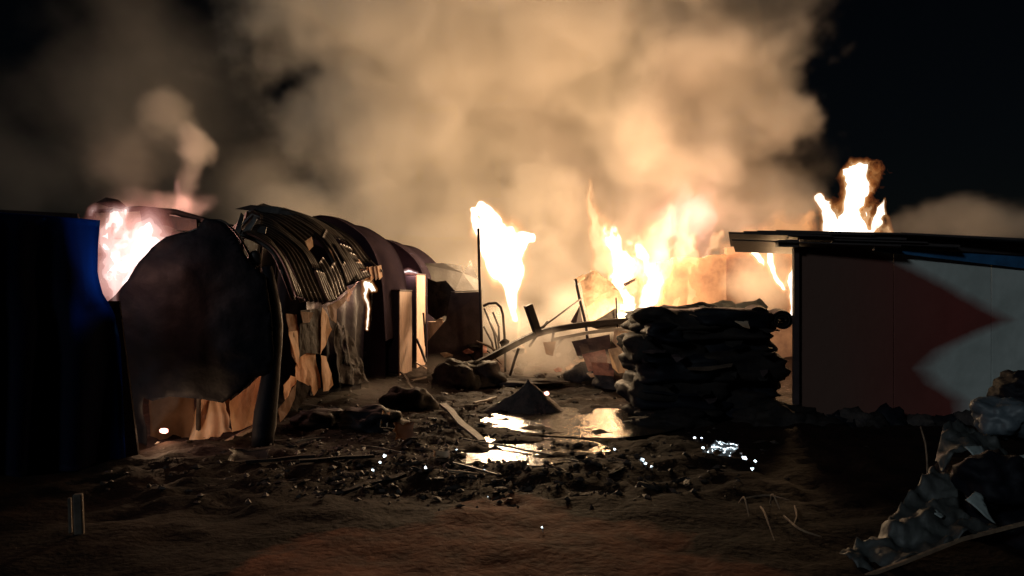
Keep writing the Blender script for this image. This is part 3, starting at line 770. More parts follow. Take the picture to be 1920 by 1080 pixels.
on_stack([(1292, 590, 10.4), (1310, 582, 10.6), (1362, 584, 10.6), (1352, 596, 10.4), (1320, 600, 10.35)], 'brown_cloth', 52, 'curled brown scrap lying on the charred stack', .03)
on_stack([(1310, 574, 11.2), (1355, 563, 11.6), (1378, 568, 11.5), (1388, 590, 10.9), (1352, 592, 10.7)], 'green_sheet', 53, 'olive crumpled sheet on top of the charred stack', .06)
on_stack([(1378, 572, 11.3), (1424, 563, 11.6), (1440, 578, 11.4), (1404, 598, 10.7), (1384, 594, 10.7)], 'green_sheet', 54, 'pointed olive sheet behind the dark rolls', .05)
on_stack([(1378, 602, 10.3), (1384, 598, 10.4), (1402, 604, 10.3), (1406, 616, 10.2), (1394, 612, 10.2)], 'cream_cloth', 55, 'small pale curled scrap in front of the dark rolls', .02)
on_stack([(1288, 690, 10.27), (1330, 688, 10.26), (1374, 682, 10.27), (1372, 688, 10.2), (1330, 695, 10.18), (1292, 694, 10.2)], 'wood', 56, 'thin splintered strip sticking out of the stack face', .015, 'strip')
for k, (x, y, r, lab) in enumerate([(1424, 598, .165, 'fat dark roll of sheeting on the stack'), (1466, 602, .15, 'smaller dark roll of sheeting against the shed corner')]):
    c = W(x, y, 10.4)
    rl = thing('sheet_roll', (c.x, c.y, c.z - r), lab, 'roll', 'dark rolls on the charred stack')
    G = []
    turns = 2.6
    prof = []
    for s in range(60):
        a = s / 59 * turns * 2 * math.pi
        rr = r * (0.35 + 0.65 * s / 59) * (1 + .12 * math.sin(a * 1.0 + k))
        prof.append((rr * math.cos(a), rr * math.sin(a)))
    for t in range(8):
        G.append([Vector((c.x + p[0] * 1.15 + 0.1 * t / 7, c.y + 1.1 * t / 7 + .03 * math.sin(9 * p[0]), c.z + p[1] * .95 + .03 * math.sin(t))) for p in prof])
    grid_sheet('rolled_sheet', G, .02, M['charred'], rl)
# ------------------------------------------------------------------ shed
shed = thing('shed', (6, 10.6, 0), 'shed with a pale wall half painted dark red, a flat roof and blue fascia', 'shed')
def wall_mat():
    m = mat('shed_wall', (0.50, 0.52, 0.50), (0.36, 0.38, 0.36), 1.3, 0.7, bump=0.35, bscale=5, spec=0.2)
    nt = m.node_tree; N = nt.nodes; L = nt.links; b = N['Principled BSDF']
    pale = b.inputs['Base Color'].links[0].from_socket
    ge = N.new('ShaderNodeNewGeometry'); sx = N.new('ShaderNodeSeparateXYZ'); L.new(ge.outputs['Position'], sx.inputs[0])
    # the edge of the red paint runs in big points along the wall: its x for each height
    D = 10.4
    pts = [(470, 1640), (490, 1690), (545, 1800), (600, 1905), (622, 1850), (655, 1775), (690, 1735), (722, 1765), (752, 1815), (790, 1850), (860, 1870)]
    pts = sorted([((CH + (HY - y_) / F * D) / 3.0, ((x_ - 960) / F * D) / 10.0) for y_, x_ in pts if y_ < 780])
    fc = N.new('ShaderNodeFloatCurve'); fc.mapping.initialize(); cv = fc.mapping.curves[0]
    cv.points[0].location = (0.0, pts[0][1]); cv.points[1].location = (1.0, pts[-1][1])
    for p_, v_2 in pts: cv.points.new(p_, v_2)
    for q_ in cv.points: q_.handle_type = 'VECTOR'
    fc.mapping.update()
    no = N.new('ShaderNodeTexNoise'); no.inputs['Scale'].default_value = 6; no.inputs['Detail'].default_value = 5; L.new(ge.outputs['Position'], no.inputs['Vector'])
    def ma(op, a, b_, c_=None):
        n = N.new('ShaderNodeMath'); n.operation = op
        for i, x in enumerate((a, b_, c_)):
            if x is None: continue
            if hasattr(x, 'is_linked'): L.new(x, n.inputs[i])
            else: n.inputs[i].default_value = x
        return n.outputs[0]
    L.new(ma('DIVIDE', sx.outputs['Z'], 3.0), fc.inputs['Value'])
    edge_ = ma('MULTIPLY', fc.outputs[0], 10.0)
    d = ma('SUBTRACT', ma('ADD', sx.outputs['X'], ma('MULTIPLY', no.outputs['Fac'], .12)), edge_)
    mr = N.new('ShaderNodeMapRange'); mr.inputs['From Min'].default_value = -.20; mr.inputs['From Max'].default_value = .20; L.new(d, mr.inputs['Value'])
    red = N.new('ShaderNodeValToRGB'); n2 = N.new('ShaderNodeTexNoise'); n2.inputs['Scale'].default_value = 1.1; n2.inputs['Detail'].default_value = 6; L.new(ge.outputs['Position'], n2.inputs['Vector'])
    red.color_ramp.elements[0].position = .35; red.color_ramp.elements[1].position = .65
    red.color_ramp.elements[0].color = (0.19, 0.044, 0.038, 1); red.color_ramp.elements[1].color = (0.14, 0.034, 0.029, 1); L.new(n2.outputs['Fac'], red.inputs[0])
    # end bay browner: light falling off along the wall is put into its colour
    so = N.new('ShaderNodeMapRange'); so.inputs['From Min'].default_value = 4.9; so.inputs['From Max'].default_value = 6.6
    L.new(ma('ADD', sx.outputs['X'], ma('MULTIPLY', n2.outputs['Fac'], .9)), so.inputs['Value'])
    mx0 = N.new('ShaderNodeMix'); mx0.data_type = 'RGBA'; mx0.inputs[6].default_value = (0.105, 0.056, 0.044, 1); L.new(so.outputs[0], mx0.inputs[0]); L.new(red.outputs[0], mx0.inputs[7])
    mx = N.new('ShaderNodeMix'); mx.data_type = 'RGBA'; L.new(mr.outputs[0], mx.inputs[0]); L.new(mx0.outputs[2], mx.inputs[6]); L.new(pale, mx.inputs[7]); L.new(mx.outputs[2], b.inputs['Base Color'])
    return m
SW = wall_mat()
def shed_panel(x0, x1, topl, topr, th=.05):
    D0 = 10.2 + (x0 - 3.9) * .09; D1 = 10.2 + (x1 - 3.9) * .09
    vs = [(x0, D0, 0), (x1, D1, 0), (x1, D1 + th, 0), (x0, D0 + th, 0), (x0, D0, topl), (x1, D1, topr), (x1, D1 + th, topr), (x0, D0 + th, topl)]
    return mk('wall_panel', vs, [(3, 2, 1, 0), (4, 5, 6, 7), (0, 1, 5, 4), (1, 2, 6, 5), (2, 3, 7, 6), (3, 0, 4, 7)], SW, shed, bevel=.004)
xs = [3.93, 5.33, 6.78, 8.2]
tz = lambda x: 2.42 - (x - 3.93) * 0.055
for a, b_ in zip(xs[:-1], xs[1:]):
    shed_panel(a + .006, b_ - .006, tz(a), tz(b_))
# rear and end walls so the shed is a closed room
def strip_wall(a, b_, h0, h1):
    a, b_ = Vector((*a, 0)), Vector((*b_, 0)); n = Vector((-(b_ - a).y, (b_ - a).x, 0)).normalized() * .05
    vs = [a, b_, b_ + n, a + n] + [a + Vector((0, 0, h0)), b_ + Vector((0, 0, h1)), b_ + n + Vector((0, 0, h1)), a + n + Vector((0, 0, h0))]
    mk('wall_panel', vs, [(3, 2, 1, 0), (4, 5, 6, 7), (0, 1, 5, 4), (1, 2, 6, 5), (2, 3, 7, 6), (3, 0, 4, 7)], M['roof_dark'], shed)
strip_wall((4.0, 10.29), (5.2, 13.2), 2.4, 2.34)
strip_wall((5.22, 13.25), (8.7, 13.5), 2.3, 2.1)
strip_wall((8.2, 10.66), (8.7, 13.45), 2.1, 2.08)
tube('corner_post', [(3.90, 10.17, 0), (3.90, 10.17, 2.44)], .05, M['brown_board'], shed, seg=4)
# roof: long overlapping sheets, their ends stepped
random.seed(5)
for k, (px0, px1, y0, y1, th) in enumerate([(1372, 1690, 451, 462, .018), (1366, 1560, 438, 444, .024), (1394, 1640, 436, 441, .022), (1420, 1700, 435, 440, .022), (1455, 1730, 434.5, 441, .025),
                                          (1480, 1660, 444, 449, .02), (1500, 1740, 449, 456, .02), (1440, 1700, 441, 450, .03), (1690, 2010, 440, 455, .03), (1560, 1800, 455, 463, .03)]):
    D = 9.95 + .015 * k
    a, b_ = W(px0, y0, D), W(px1, y1, D)
    back = Vector((.5, 1.5 + .1 * (k % 3), -0.06))
    vs = [a, b_, b_ + back, a + back]; vs = vs + [v + Vector((0, 0, th)) for v in vs]
    mk('roof_sheet', vs, [(3, 2, 1, 0), (4, 5, 6, 7), (0, 1, 5, 4), (1, 2, 6, 5), (2, 3, 7, 6), (3, 0, 4, 7)], M['roof_dark'], shed)
mk('roof_deck', [(3.92, 10.15, 2.50), (8.6, 10.4, 2.36), (9.2, 13.6, 2.26), (5.1, 13.4, 2.42), (3.92, 10.15, 2.56), (8.6, 10.4, 2.42), (9.2, 13.6, 2.32), (5.1, 13.4, 2.48)],
   [(3, 2, 1, 0), (4, 5, 6, 7), (0, 1, 5, 4), (1, 2, 6, 5), (2, 3, 7, 6), (3, 0, 4, 7)], M['roof_dark'], shed)
a, b_ = W(1456, 458, 10.06), W(1700, 463, 10.06)
box('beam_end', W(1476, 457, 10.06), (.28, .12, .10), M['roof_dark'], shed)
def band(name, px0, px1, t0, t1, b0, b1, D0, D1, th, m):
    P = [W(px0, b0, D0), W(px1, b1, D1), W(px1, t1, D1), W(px0, t0, D0)]
    Q = [p + Vector((0, th, 0)) for p in P]
    mk(name, P + Q, [(0, 1, 2, 3), (7, 6, 5, 4), (0, 4, 5, 1), (1, 5, 6, 2), (2, 6, 7, 3), (3, 7, 4, 0)], M[m], shed)
band('eave_board', 1660, 2010, 447, 458, 462, 484, 10.15, 10.5, .08, 'roof_dark')
band('fascia', 1640, 2010, 462.5, 484.5, 470, 514, 10.18, 10.53, .05, 'blue_fascia')

# rubble slumped along the wall foot
bk = thing('rubble_bank', (5.6, 9.95, 0), 'low dark bank of burnt rubble along the foot of the shed wall', 'rubble')
random.seed(61)
for q_ in range(15):
    x_ = 4.1 + q_ * .27 + random.uniform(-.1, .1)
    lump('clod', (x_, 9.98 + .05 * (x_ - 4) + random.uniform(-.12, .05), .0), (random.uniform(.16, .34), random.uniform(.14, .24), random.uniform(.10, .30)), M[('charred', 'black_sheet', 'ash')[q_ % 3]], bk, seed=400 + q_, amp=.6, freq=2.6, sub=3, flat=.1)
# ------------------------------------------------------------------ rubbish heap by the shed
hc = W(1900, 1000, 5.2)
v_, f_ = lump_vf((hc.x + .45, 5.45, 0.0), (.95, .75, .50), seed=71, amp=.35, freq=2.6, sub=5, flat=.15)
tag(mk('rubbish_mound', v_, f_, M['black_sheet'], smooth=True), 'dark mound of rubbish heaped in front of the shed wall', 'rubbish heap')
def heap_sheet(pts, m, seed, lab, amp=.05, name='crumpled_sheet', cat='sheet', bulge=0.0, th=.008):
    return tag(poly_sheet(name, pts, th, M[m], None, amp=amp, freq=8.5, seed=seed, cuts=.035, bulge=bulge, smooth=True), lab, cat)
heap_sheet([(1574, 1044, 4.72), (1606, 1012, 4.85), (1642, 1000, 4.9), (1700, 930, 5.1), (1745, 888, 5.3), (1792, 905, 5.2), (1800, 960, 4.95), (1905, 985, 4.7), (1760, 1030, 4.6), (1640, 1078, 4.5), (1612, 1070, 4.55)], 'grey_tarp', 61, 'grey crumpled tarpaulin spread down the slope of the rubbish heap', .11, 'tarpaulin', 'tarpaulin')
heap_sheet([(1752, 870, 5.5), (1768, 800, 5.8), (1796, 790, 5.85), (1842, 806, 5.8), (1890, 850, 5.6), (1880, 880, 5.3), (1830, 842, 5.4), (1790, 846, 5.4), (1768, 880, 5.35)], 'grey_tarp', 62, 'pale folded tarpaulin draped over the crest of the rubbish heap', .10, 'tarpaulin', 'tarpaulin')
heap_sheet([(1808, 838, 5.2), (1842, 836, 5.25), (1850, 852, 5.2), (1846, 876, 5.15), (1830, 864, 5.15)], 'pale_plastic', 63, 'small pale flap hanging from the folded tarpaulin', .02)
heap_sheet([(1812, 936, 4.75), (1828, 922, 4.8), (1844, 930, 4.8), (1848, 950, 4.75), (1866, 984, 4.7), (1846, 968, 4.7)], 'pale_plastic', 64, 'leaf-shaped pale plastic scrap on the rubbish heap', .02)
heap_sheet([(1868, 752, 6.0), (1878, 748, 6.0), (1908, 762, 5.95), (1906, 768, 5.9), (1876, 762, 5.95)], 'pale_plastic', 65, 'thin white strip on top of the blue sack', .01)
heap_sheet([(1840, 758, 6.2), (1862, 754, 6.25), (1866, 768, 6.2), (1848, 776, 6.15)], 'pale_plastic', 66, 'small white scrap beside the blue sack', .02)
heap_sheet([(1872, 860, 5.2), (1925, 850, 5.2), (1930, 884, 5.1), (1900, 890, 5.05), (1882, 884, 5.1)], 'pale_plastic', 67, 'creased pale sheet at the edge of the rubbish heap', .04)
heap_sheet([(1742, 958, 4.9), (1752, 954, 4.92), (1772, 968, 4.86), (1764, 972, 4.82)], 'pale_plastic', 68, 'narrow pale sliver on the grey tarpaulin', .01)
for k, (x, y, D, r, m, lab) in enumerate([(1882, 786, 5.95, (.22, .2, .17), 'blue_plastic', 'bulging blue plastic sack on the rubbish heap'), (1925, 740, 6.4, (.25, .25, .2), 'black_sheet', 'black sack on the top of the rubbish heap'),
                                      (1860, 900, 5.0, (.22, .2, .18), 'black_sheet', 'black sack in the hollow of the rubbish heap'), (1836, 920, 4.95, (.045, .04, .05), 'blue_plastic', 'knot of bright blue plastic above the leaf-shaped scrap')]):
    tag(lump('sack', W(x, y, D), r, M[m], seed=80 + k, amp=.45, freq=2.2, sub=4), lab, 'sack')
tag(tube('edge_batten', [W(1612, 1084, 4.45), W(1700, 1052, 4.52), W(1800, 1012, 4.62), W(1925, 980, 4.7)], .014, M['twig'], seg=4), 'thin pale batten along the lower edge of the tarpaulin', 'batten')
for k, (a, b_) in enumerate([((1732, 820), (1740, 880)), ((1726, 800), (1738, 860))]):
    tag(tube('dry_stalk', [W(a[0], a[1], 5.9), W((a[0] + b_[0]) / 2 + 3, (a[1] + b_[1]) / 2, 5.9), W(b_[0], b_[1], 5.85), W(b_[0] + 2, 965, 5.8)], .006, M['twig'], seg=5), ['dry stalk leaning by the folded tarpaulin', 'second dry stalk crossing the first by the folded tarpaulin'][k], 'stalk')

# ------------------------------------------------------------------ loose things on the mud
def on_ground(px, py, lift=0.0):
    D = CH * F / (py - HY)
    x = (px - 960) / F * D
    return Vector((x, D, gz(x, D) + lift))
def plank(p, q, w, th, m, label, cat='plank', name='plank', lift=(.03, .03), group=None):
    a, b_ = on_ground(*p, lift[0]), on_ground(*q, lift[1])
    t = (b_ - a).normalized(); s = t.cross(Vector((0, 0, 1))).normalized(); u = s.cross(t)
    vs = []
    n = 6
    for i in range(n):
        c = a.lerp(b_, i / (n - 1)); ww = w * (1 + .12 * math.sin(i * 2.1 + p[0]))
        c = c + s * .02 * math.sin(i * 1.7 + p[1])
        for (x, z) in ((-1, -1), (1, -1), (1, 1), (-1, 1)): vs.append(c + s * x * ww / 2 + u * z * th / 2)
    fs = [(0, 1, 2, 3), tuple((n - 1) * 4 + k for k in (3, 2, 1, 0))]
    for i in range(n - 1):
        for k in range(4): fs.append((i * 4 + k, (i + 1) * 4 + k, (i + 1) * 4 + (k + 1) % 4, i * 4 + (k + 1) % 4))
    return tag(mk(name, vs, fs, M[m], bevel=.004), label, cat, group)
plank((830, 776), (902, 832), .10, .035, 'wood', 'long charred plank pointing at the small puddle', lift=(.10, .03))
plank((752, 706), (782, 738), .05, .03, 'wood', 'short plank leaning at the foot of the tall dark cabinet', lift=(.12, .03))
plank((782, 692), (822, 712), .04, .03, 'tan_board', 'thin batten lying between cabinet and brown board', 'batten', 'batten', (.2, .05))
plank((800, 712), (770, 722), .06, .03, 'wood', 'stubby board end near the cabinets', lift=(.06, .05))
plank((870, 830), (1036, 856), .025, .02, 'wood', 'thin crooked stick across the small puddle', 'stick', 'stick', (.015, .01))
plank((560, 886), (700, 868), .06, .03, 'charred', 'charred lath lying among the scraps', 'lath', 'lath')
plank((640, 925), (760, 905), .08, .03, 'charred', 'wider charred lath near the bare earth', 'lath', 'lath')
plank((930, 748), (890, 762), .05, .03, 'wood', 'small board against the ash heap', lift=(.05, .04))
plank((1060, 748), (1110, 752), .06, .03, 'wood', 'flat board beyond the broad puddle', lift=(.03, .03))
plank((1130, 772), (1196, 800), .03, .02, 'wood', 'thin broken lath at the rim of the broad puddle', 'lath', 'lath', (.02, .02))
plank((460, 878), (590, 868), .05, .03, 'soot_metal', 'dull metal strip lying below the tent corner', 'metal strip', 'metal_strip')
# curled pale scraps
def scrap(px, py, w, h, m, label, seed, tilt=(0.5, 0, 0), curl=.4, name='scrap', cat='scrap', group=None):
    c = on_ground(px, py)
    E = Euler(tilt).to_matrix()
    G = []
    for i in range(7):
        row = []
        for j in range(7):
            u, v = j / 6 - .5, i / 6 - .5
            e = 1 + .5 * (vnoise(np.array([u * 4 + seed, v * 4, 0]), seed) - .5)
            p = Vector((u * w * e, v * h * e, curl * w * (u * u) + .1 * w * (vnoise(np.array([u * 3, v * 3, seed]), 4) - .5)))
            row.append(c + E @ p)
        G.append(row)
    lo = min(p.z for r in G for p in r)
    dz = c.z - lo - .008
    G = [[p + Vector((0, 0, dz)) for p in r] for r in G]
    return tag(grid_sheet(name, G, .004, M[m]), label, cat, group)
scrap(719, 812, .10, .26, 'cream_cloth', 'upright curled pale scrap at the end of the humped bundle', 1, (1.3, .3, .5), 1.2)
scrap(733, 806, .20, .16, 'tan_board', 'dull yellow scrap behind the curled pale scrap', 2, (1.1, .2, -.4), .6)
scrap(757, 834, .26, .2, 'brown_cloth', 'brown three-cornered rag on the mud', 3, (1.0, .1, .6), .5)
scrap(728, 790, .16, .1, 'cream_cloth', 'small cream scrap lying on the humped bundle', 4, (.4, 0, .3), .4)
scrap(828, 868, .16, .10, 'carton', 'orange-brown scrap near the small puddle', 5, (.5, .1, .2), .5)
scrap(470, 868, .4, .24, 'wet_scrap', 'crumpled wet sheet below the tent corner', 6, (.3, .1, .4), .3)
# dry twigs
for k, (pts, lab) in enumerate([([(1386, 956), (1396, 972), (1404, 984)], 'short pale twig at the edge of the bare earth'), ([(1444, 950), (1449, 962), (1462, 970)], 'bent pale twig above the others'),
                                ([(1426, 968), (1434, 1000), (1452, 1032)], 'long dry twig lying towards the tarpaulin'), ([(1490, 960), (1494, 985), (1488, 1000)], 'thin grey twig beside the bent one'),
                                ([(1400, 940), (1440, 936), (1480, 944)], 'flat twig behind the pale twigs'), ([(1470, 985), (1500, 1010), (1540, 1020)], 'faint twig running to the heap')]):
    P = [on_ground(x, y, .02 + .10 * (1 if i == 1 else 0) * (k < 3)) for i, (x, y) in enumerate(pts)]
    tag(tube('dry_twig', catmull(P, 9), [.007, .008, .008, .009, .008, .007, .006, .005, .003], M['twig'], seg=5), lab, 'twig', 'dry twigs on the mud')
# wet plastic scraps that glint in the cool light from behind
to_sun = -SUN_DIR
def glint(px, py, s, label, group, jit=.025, name='plastic_scrap', m='film', lift=.04):
    c = on_ground(px, py, lift)
    H = (to_sun + (Vector((0, 0, CH)) - c).normalized()).normalized()
    H = (H + Vector((random.uniform(-jit, jit), random.uniform(-jit, jit), random.uniform(-jit, jit)))).normalized()
    t = H.cross(Vector((0, 0, 1))).normalized(); u = H.cross(t)
    n = 9; top = [c + H * .01 * s]; G = []
    pts = []
    for k in range(n):
        a = 2 * math.pi * k / n; r = s * random.uniform(.6, 1.2)
        pts.append(c + t * r * math.cos(a) + u * r * .75 * math.sin(a) - H * random.uniform(0, .02) * s)
    vs = top + pts + [p - H * .012 for p in pts] + [c - H * .03 - Vector((0, 0, lift))]
    fs = [(0, 1 + k, 1 + (k + 1) % n) for k in range(n)] + [(1 + (k + 1) % n, 1 + k, 1 + n + k, 1 + n + (k + 1) % n) for k in range(n)] + [(1 + 2 * n, 1 + n + (k + 1) % n, 1 + n + k) for k in range(n)]
    return tag(mk(name, vs, fs, M[m]), label, 'plastic scrap', group)
g1 = 'glinting plastic scraps on the mud before the stack'
fc_ = on_ground(1350, 862, .05)
Hf = (to_sun + (Vector((0, 0, CH)) - fc_).normalized()).normalized()
tf = Hf.cross(Vector((0, 0, 1))).normalized(); uf = Hf.cross(tf)
Gf = []
for i in range(34):
    row = []
    for j in range(34):
        u, v = j / 33 - .5, i / 33 - .5
        d = .030 * (fbm(np.array([u * 7, v * 7, 3.0]), 77, 4, .6) - .5)
        row.append(fc_ + tf * u * .46 + uf * v * .34 + Hf * d)
    Gf.append(row)
ff_ = grid_sheet('plastic_film', Gf, .003, M['film'], keep=lambda u, v: fbm(np.array([u * 5, v * 5, 1.0]), 78, 3) - 1.1 * ((u - .5) ** 2 + (v - .5) ** 2) > .33)
tag(ff_, 'crumpled sheet of wet plastic film glinting white in front of the charred stack', 'plastic film')
for (x, y, s) in [(1318, 862, .022), (1396, 872, .034), (1410, 881, .024), (1416, 875, .02), (1302, 825, .022), (1315, 826, .02)]:
    glint(x, y, s * .8, 'white glinting scrap of wet plastic in front of the charred stack', g1)
g2 = 'small glinting scraps scattered on the dark mud'
for (x, y, s) in [(1204, 880, .035), (1210, 884, .03), (1222, 888, .02), (1152, 848, .025), (722, 866, .035), (713, 878, .02), (699, 894, .025), (798, 886, .03), (908, 898, .012), (856, 854, .016), (1016, 1009, .012), (915, 950, .007), (678, 648, .03)]:
    glint(x, y, s * .7, 'tiny glinting scrap lying on the dark mud', g2, jit=.05)
# countable charred scraps
proto = []
for k in range(5):
    v, f = lump_vf((0, 0, 0), (1.2, .6, .3), seed=90 + k, amp=.8, freq=2.4, sub=2)
    me = bpy.data.meshes.new('charred_scrap'); me.from_pydata([tuple(p) for p in v], [], f); me.materials.append(M['wet_scrap' if k < 2 else 'charred']); proto.append(me)
random.seed(21)
for k in range(70):
    py = random.uniform(735, 930); px = random.uniform(520, 1180) if py < 900 else random.uniform(560, 1300)
    if 900 < px < 1200 and 755 < py < 820: continue
    c = on_ground(px, py)
    s = random.uniform(.03, .11)
    o = bpy.data.objects.new('charred_scrap', proto[k % 5]); COL.objects.link(o)
    o.location = c + Vector((0, 0, s * .1)); o.scale = (s, s * random.uniform(.5, 1), s * random.uniform(.5, 1.1)); o.rotation_euler = (random.uniform(-.4, .4), random.uniform(-.4, .4), random.uniform(0, 6.28))
    tag(o, 'small charred scrap lying on the dark mud', 'scrap', 'charred scraps strewn over the mud')
# splinters and lengths of wire
random.seed(44)
for k in range(22):
    px = random.uniform(540, 1180); py = random.uniform(750, 905)
    if 900 < px < 1200 and 755 < py < 825: continue
    a = random.uniform(-.5, .5) + (math.pi if random.random() < .5 else 0); L_ = random.uniform(.15, .5)
    c = on_ground(px, py, .02); t = Vector((math.cos(a), math.sin(a), random.uniform(-.05, .25)))
    P = [c - t * L_ / 2 + Vector((0, 0, .02)), c + Vector((random.uniform(-.03, .03), random.uniform(-.03, .03), .03)), c + t * L_ / 2 + Vector((0, 0, .02))]
    lo_z = min(p.z - gz(p.x, p.y) for p in P)
    P = [p - Vector((0, 0, lo_z - .004)) for p in P]
    tag(tube('splinter', catmull(P, 5), random.uniform(.005, .016), M[('wood', 'twig', 'soot_metal', 'tan_board')[k % 4]], seg=4), 'thin splinter lying among the scraps on the mud', 'splinter', 'splinters strewn over the mud')
# uncountable crumbs
vs, fs = [], []
random.seed(33)
oct_ = np.array([(1, 0, 0), (-1, 0, 0), (0, 1, 0), (0, -1, 0), (0, 0, 1), (0, 0, -1)], float)
of = [(0, 2, 4), (2, 1, 4), (1, 3, 4), (3, 0, 4), (2, 0, 5), (1, 2, 5), (3, 1, 5), (0, 3, 5)]
pp = []
for k in range(4200):
    py = 705 + 230 * random.random() ** .8 + random.gauss(0, 14); px = random.gauss(840, 240)
    D = CH * F / (py - HY); x = (px - 960) / F * D
    if abs(x) > 4.2 or ((x - .9) / 1.2) ** 2 + ((D - 10.35) / 1.0) ** 2 < 1: continue
    pp.append((x, D))
pp = np.array(pp); zs = ground_z(pp[:, 0], pp[:, 1])
for (x, D), z in zip(pp, zs):
    s = .006 + .04 * random.random() ** 3
    a = random.uniform(0, 6.28); ca, sa = math.cos(a), math.sin(a)
    q = oct_ * np.array([s * random.uniform(.6, 2.4), s * random.uniform(.5, 1.2), s * random.uniform(.3, .8)])
    q = np.stack([q[:, 0] * ca - q[:, 1] * sa, q[:, 0] * sa + q[:, 1] * ca, q[:, 2] + .3 * q[:, 0] * random.uniform(-1, 1)], 1) + np.array([x, D, z + s * .2])
    b0 = len(vs); vs.extend(q.tolist()); fs.extend([tuple(b0 + i for i in t) for t in of])
tag(mk('rubble', vs, fs, M['wet_scrap'], origin=(0, 0, 0)), 'small burnt crumbs and splinters covering the mud', 'rubble', kind='stuff')
# embers
EM = flame_mat('ember', (1.0, 0.42, 0.32), 5.0, 0)
EM.node_tree.nodes.remove([n for n in EM.node_tree.nodes if n.type == 'BSDF_TRANSPARENT'][0])
for k, (x, y, D, r, lab) in enumerate([(307, 808, 8.45, (.05, .03, .03), 'glowing pink ember at the edge of the pale inner sheets'), (555, 831, 8.7, (.014, .014, .012), 'tiny ember on the mud beside the tent corner'), (1025, 738, 10.85, (.035, .03, .03), 'round pink ember on the side of the ash heap')]):
    eo = tag(lump('ember', W(x, y, D), r, EM, seed=k, amp=.4, sub=2), lab, 'ember')
    if k == 0:
        ld = bpy.data.lights.new('emberlight', 'POINT'); ld.energy = 16; ld.color = (1.0, 0.60, 0.34); ld.shadow_soft_size = .05
        lo_ = bpy.data.objects.new('emberlight', ld); COL.objects.link(lo_); lo_.parent = eo; lo_.location = (0.03, -.10, .06)

# ------------------------------------------------------------------ flames
def surface_nets(v, iso, lo, h):
    ins = v > iso
    c = [(a, b, d) for a in (0, 1) for b in (0, 1) for d in (0, 1)]
    nx, ny, nz = v.shape
    sl = lambda A, o: A[o[0]:nx - 1 + o[0], o[1]:ny - 1 + o[1], o[2]:nz - 1 + o[2]]
    cnt = sum(sl(ins, o).astype(int) for o in c)
    act = (cnt > 0) & (cnt < 8)
    acc = np.zeros((nx - 1, ny - 1, nz - 1, 3)); num = np.zeros((nx - 1, ny - 1, nz - 1))
    for a in c:
        for ax in range(3):
            if a[ax]: continue
            b = list(a); b[ax] = 1
            va, vb = sl(v, a), sl(v, b)
            cr = (sl(ins, a) != sl(ins, b))
            t = np.where(cr, (iso - va) / np.where(np.abs(vb - va) < 1e-9, 1, vb - va), 0)
            p = np.zeros(acc.shape); p[..., 0] = a[0]; p[..., 1] = a[1]; p[..., 2] = a[2]
            p[..., ax] = t
            acc += p * cr[..., None]; num += cr
    idx = -np.ones(act.shape, int); ii = np.argwhere(act); idx[act] = np.arange(len(ii))
    P = acc[act] / num[act][:, None] + ii
    fs = []
    for ax in range(3):
        o1, o2 = [(1, 2), (2, 0), (0, 1)][ax]
        s0 = [slice(None)] * 3; s1 = [slice(None)] * 3
        s0[ax] = slice(0, -1); s1[ax] = slice(1, None)
        A, B = ins[tuple(s0)], ins[tuple(s1)]
        E = np.argwhere(A != B)
        E = E[(E[:, o1] > 0) & (E[:, o2] > 0) & (E[:, o1] < v.shape[o1] - 1) & (E[:, o2] < v.shape[o2] - 1)]
        q = []
        for d1, d2 in ((-1, -1), (0, -1), (0, 0), (-1, 0)):
            K = E.copy(); K[:, o1] += d1; K[:, o2] += d2
            q.append(idx[K[:, 0], K[:, 1], K[:, 2]])
        q = np.stack(q, 1)
        fl = A[E[:, 0], E[:, 1], E[:, 2]]
        q = np.where(fl[:, None], q, q[:, ::-1])
        fs += q[(q >= 0).all(1)].tolist()
    return lo + P * h, fs

FM = [((1.0, 0.24, 0.05), .010, 0.09), ((1.0, 0.31, 0.07), .015, 0.13), ((1.0, 0.40, 0.11), .02, 0.17), ((1.0, 0.50, 0.17), .03, 0.25), ((1.0, 0.70, 0.38), .08, 0.95), ((1.0, 0.92, 0.80), .6, 8.0)]
FP = [((1.0, 0.30, 0.22), .004, 0.10), ((1.0, 0.36, 0.29), .006, 0.14), ((1.0, 0.45, 0.40), .01, 0.20), ((1.0, 0.55, 0.50), .02, 0.30), ((1.0, 0.72, 0.66), .06, 0.7), ((1.0, 0.90, 0.86), .5, 7.0)]
FNAME = ['flame_fringe', 'flame_fringe', 'flame_body', 'flame_body', 'flame_core', 'flame_heart']
FCACHE = {}
def fmat(pal, t, w):
    key = (pal is FP, round(t, 2), round(w, 2))
    if key not in FCACHE:
        k = min(int(t), 4); f = t - k
        (c0, s0, v0), (c1, s1, v1) = pal[k], pal[k + 1]
        FCACHE[key] = flame_mat('flame_%d' % len(FCACHE), tuple(a + (b - a) * f for a, b in zip(c0, c1)), (s0 * (s1 / s0) ** f) * w, (v0 * (v1 / v0) ** f) * w)
    return FCACHE[key]

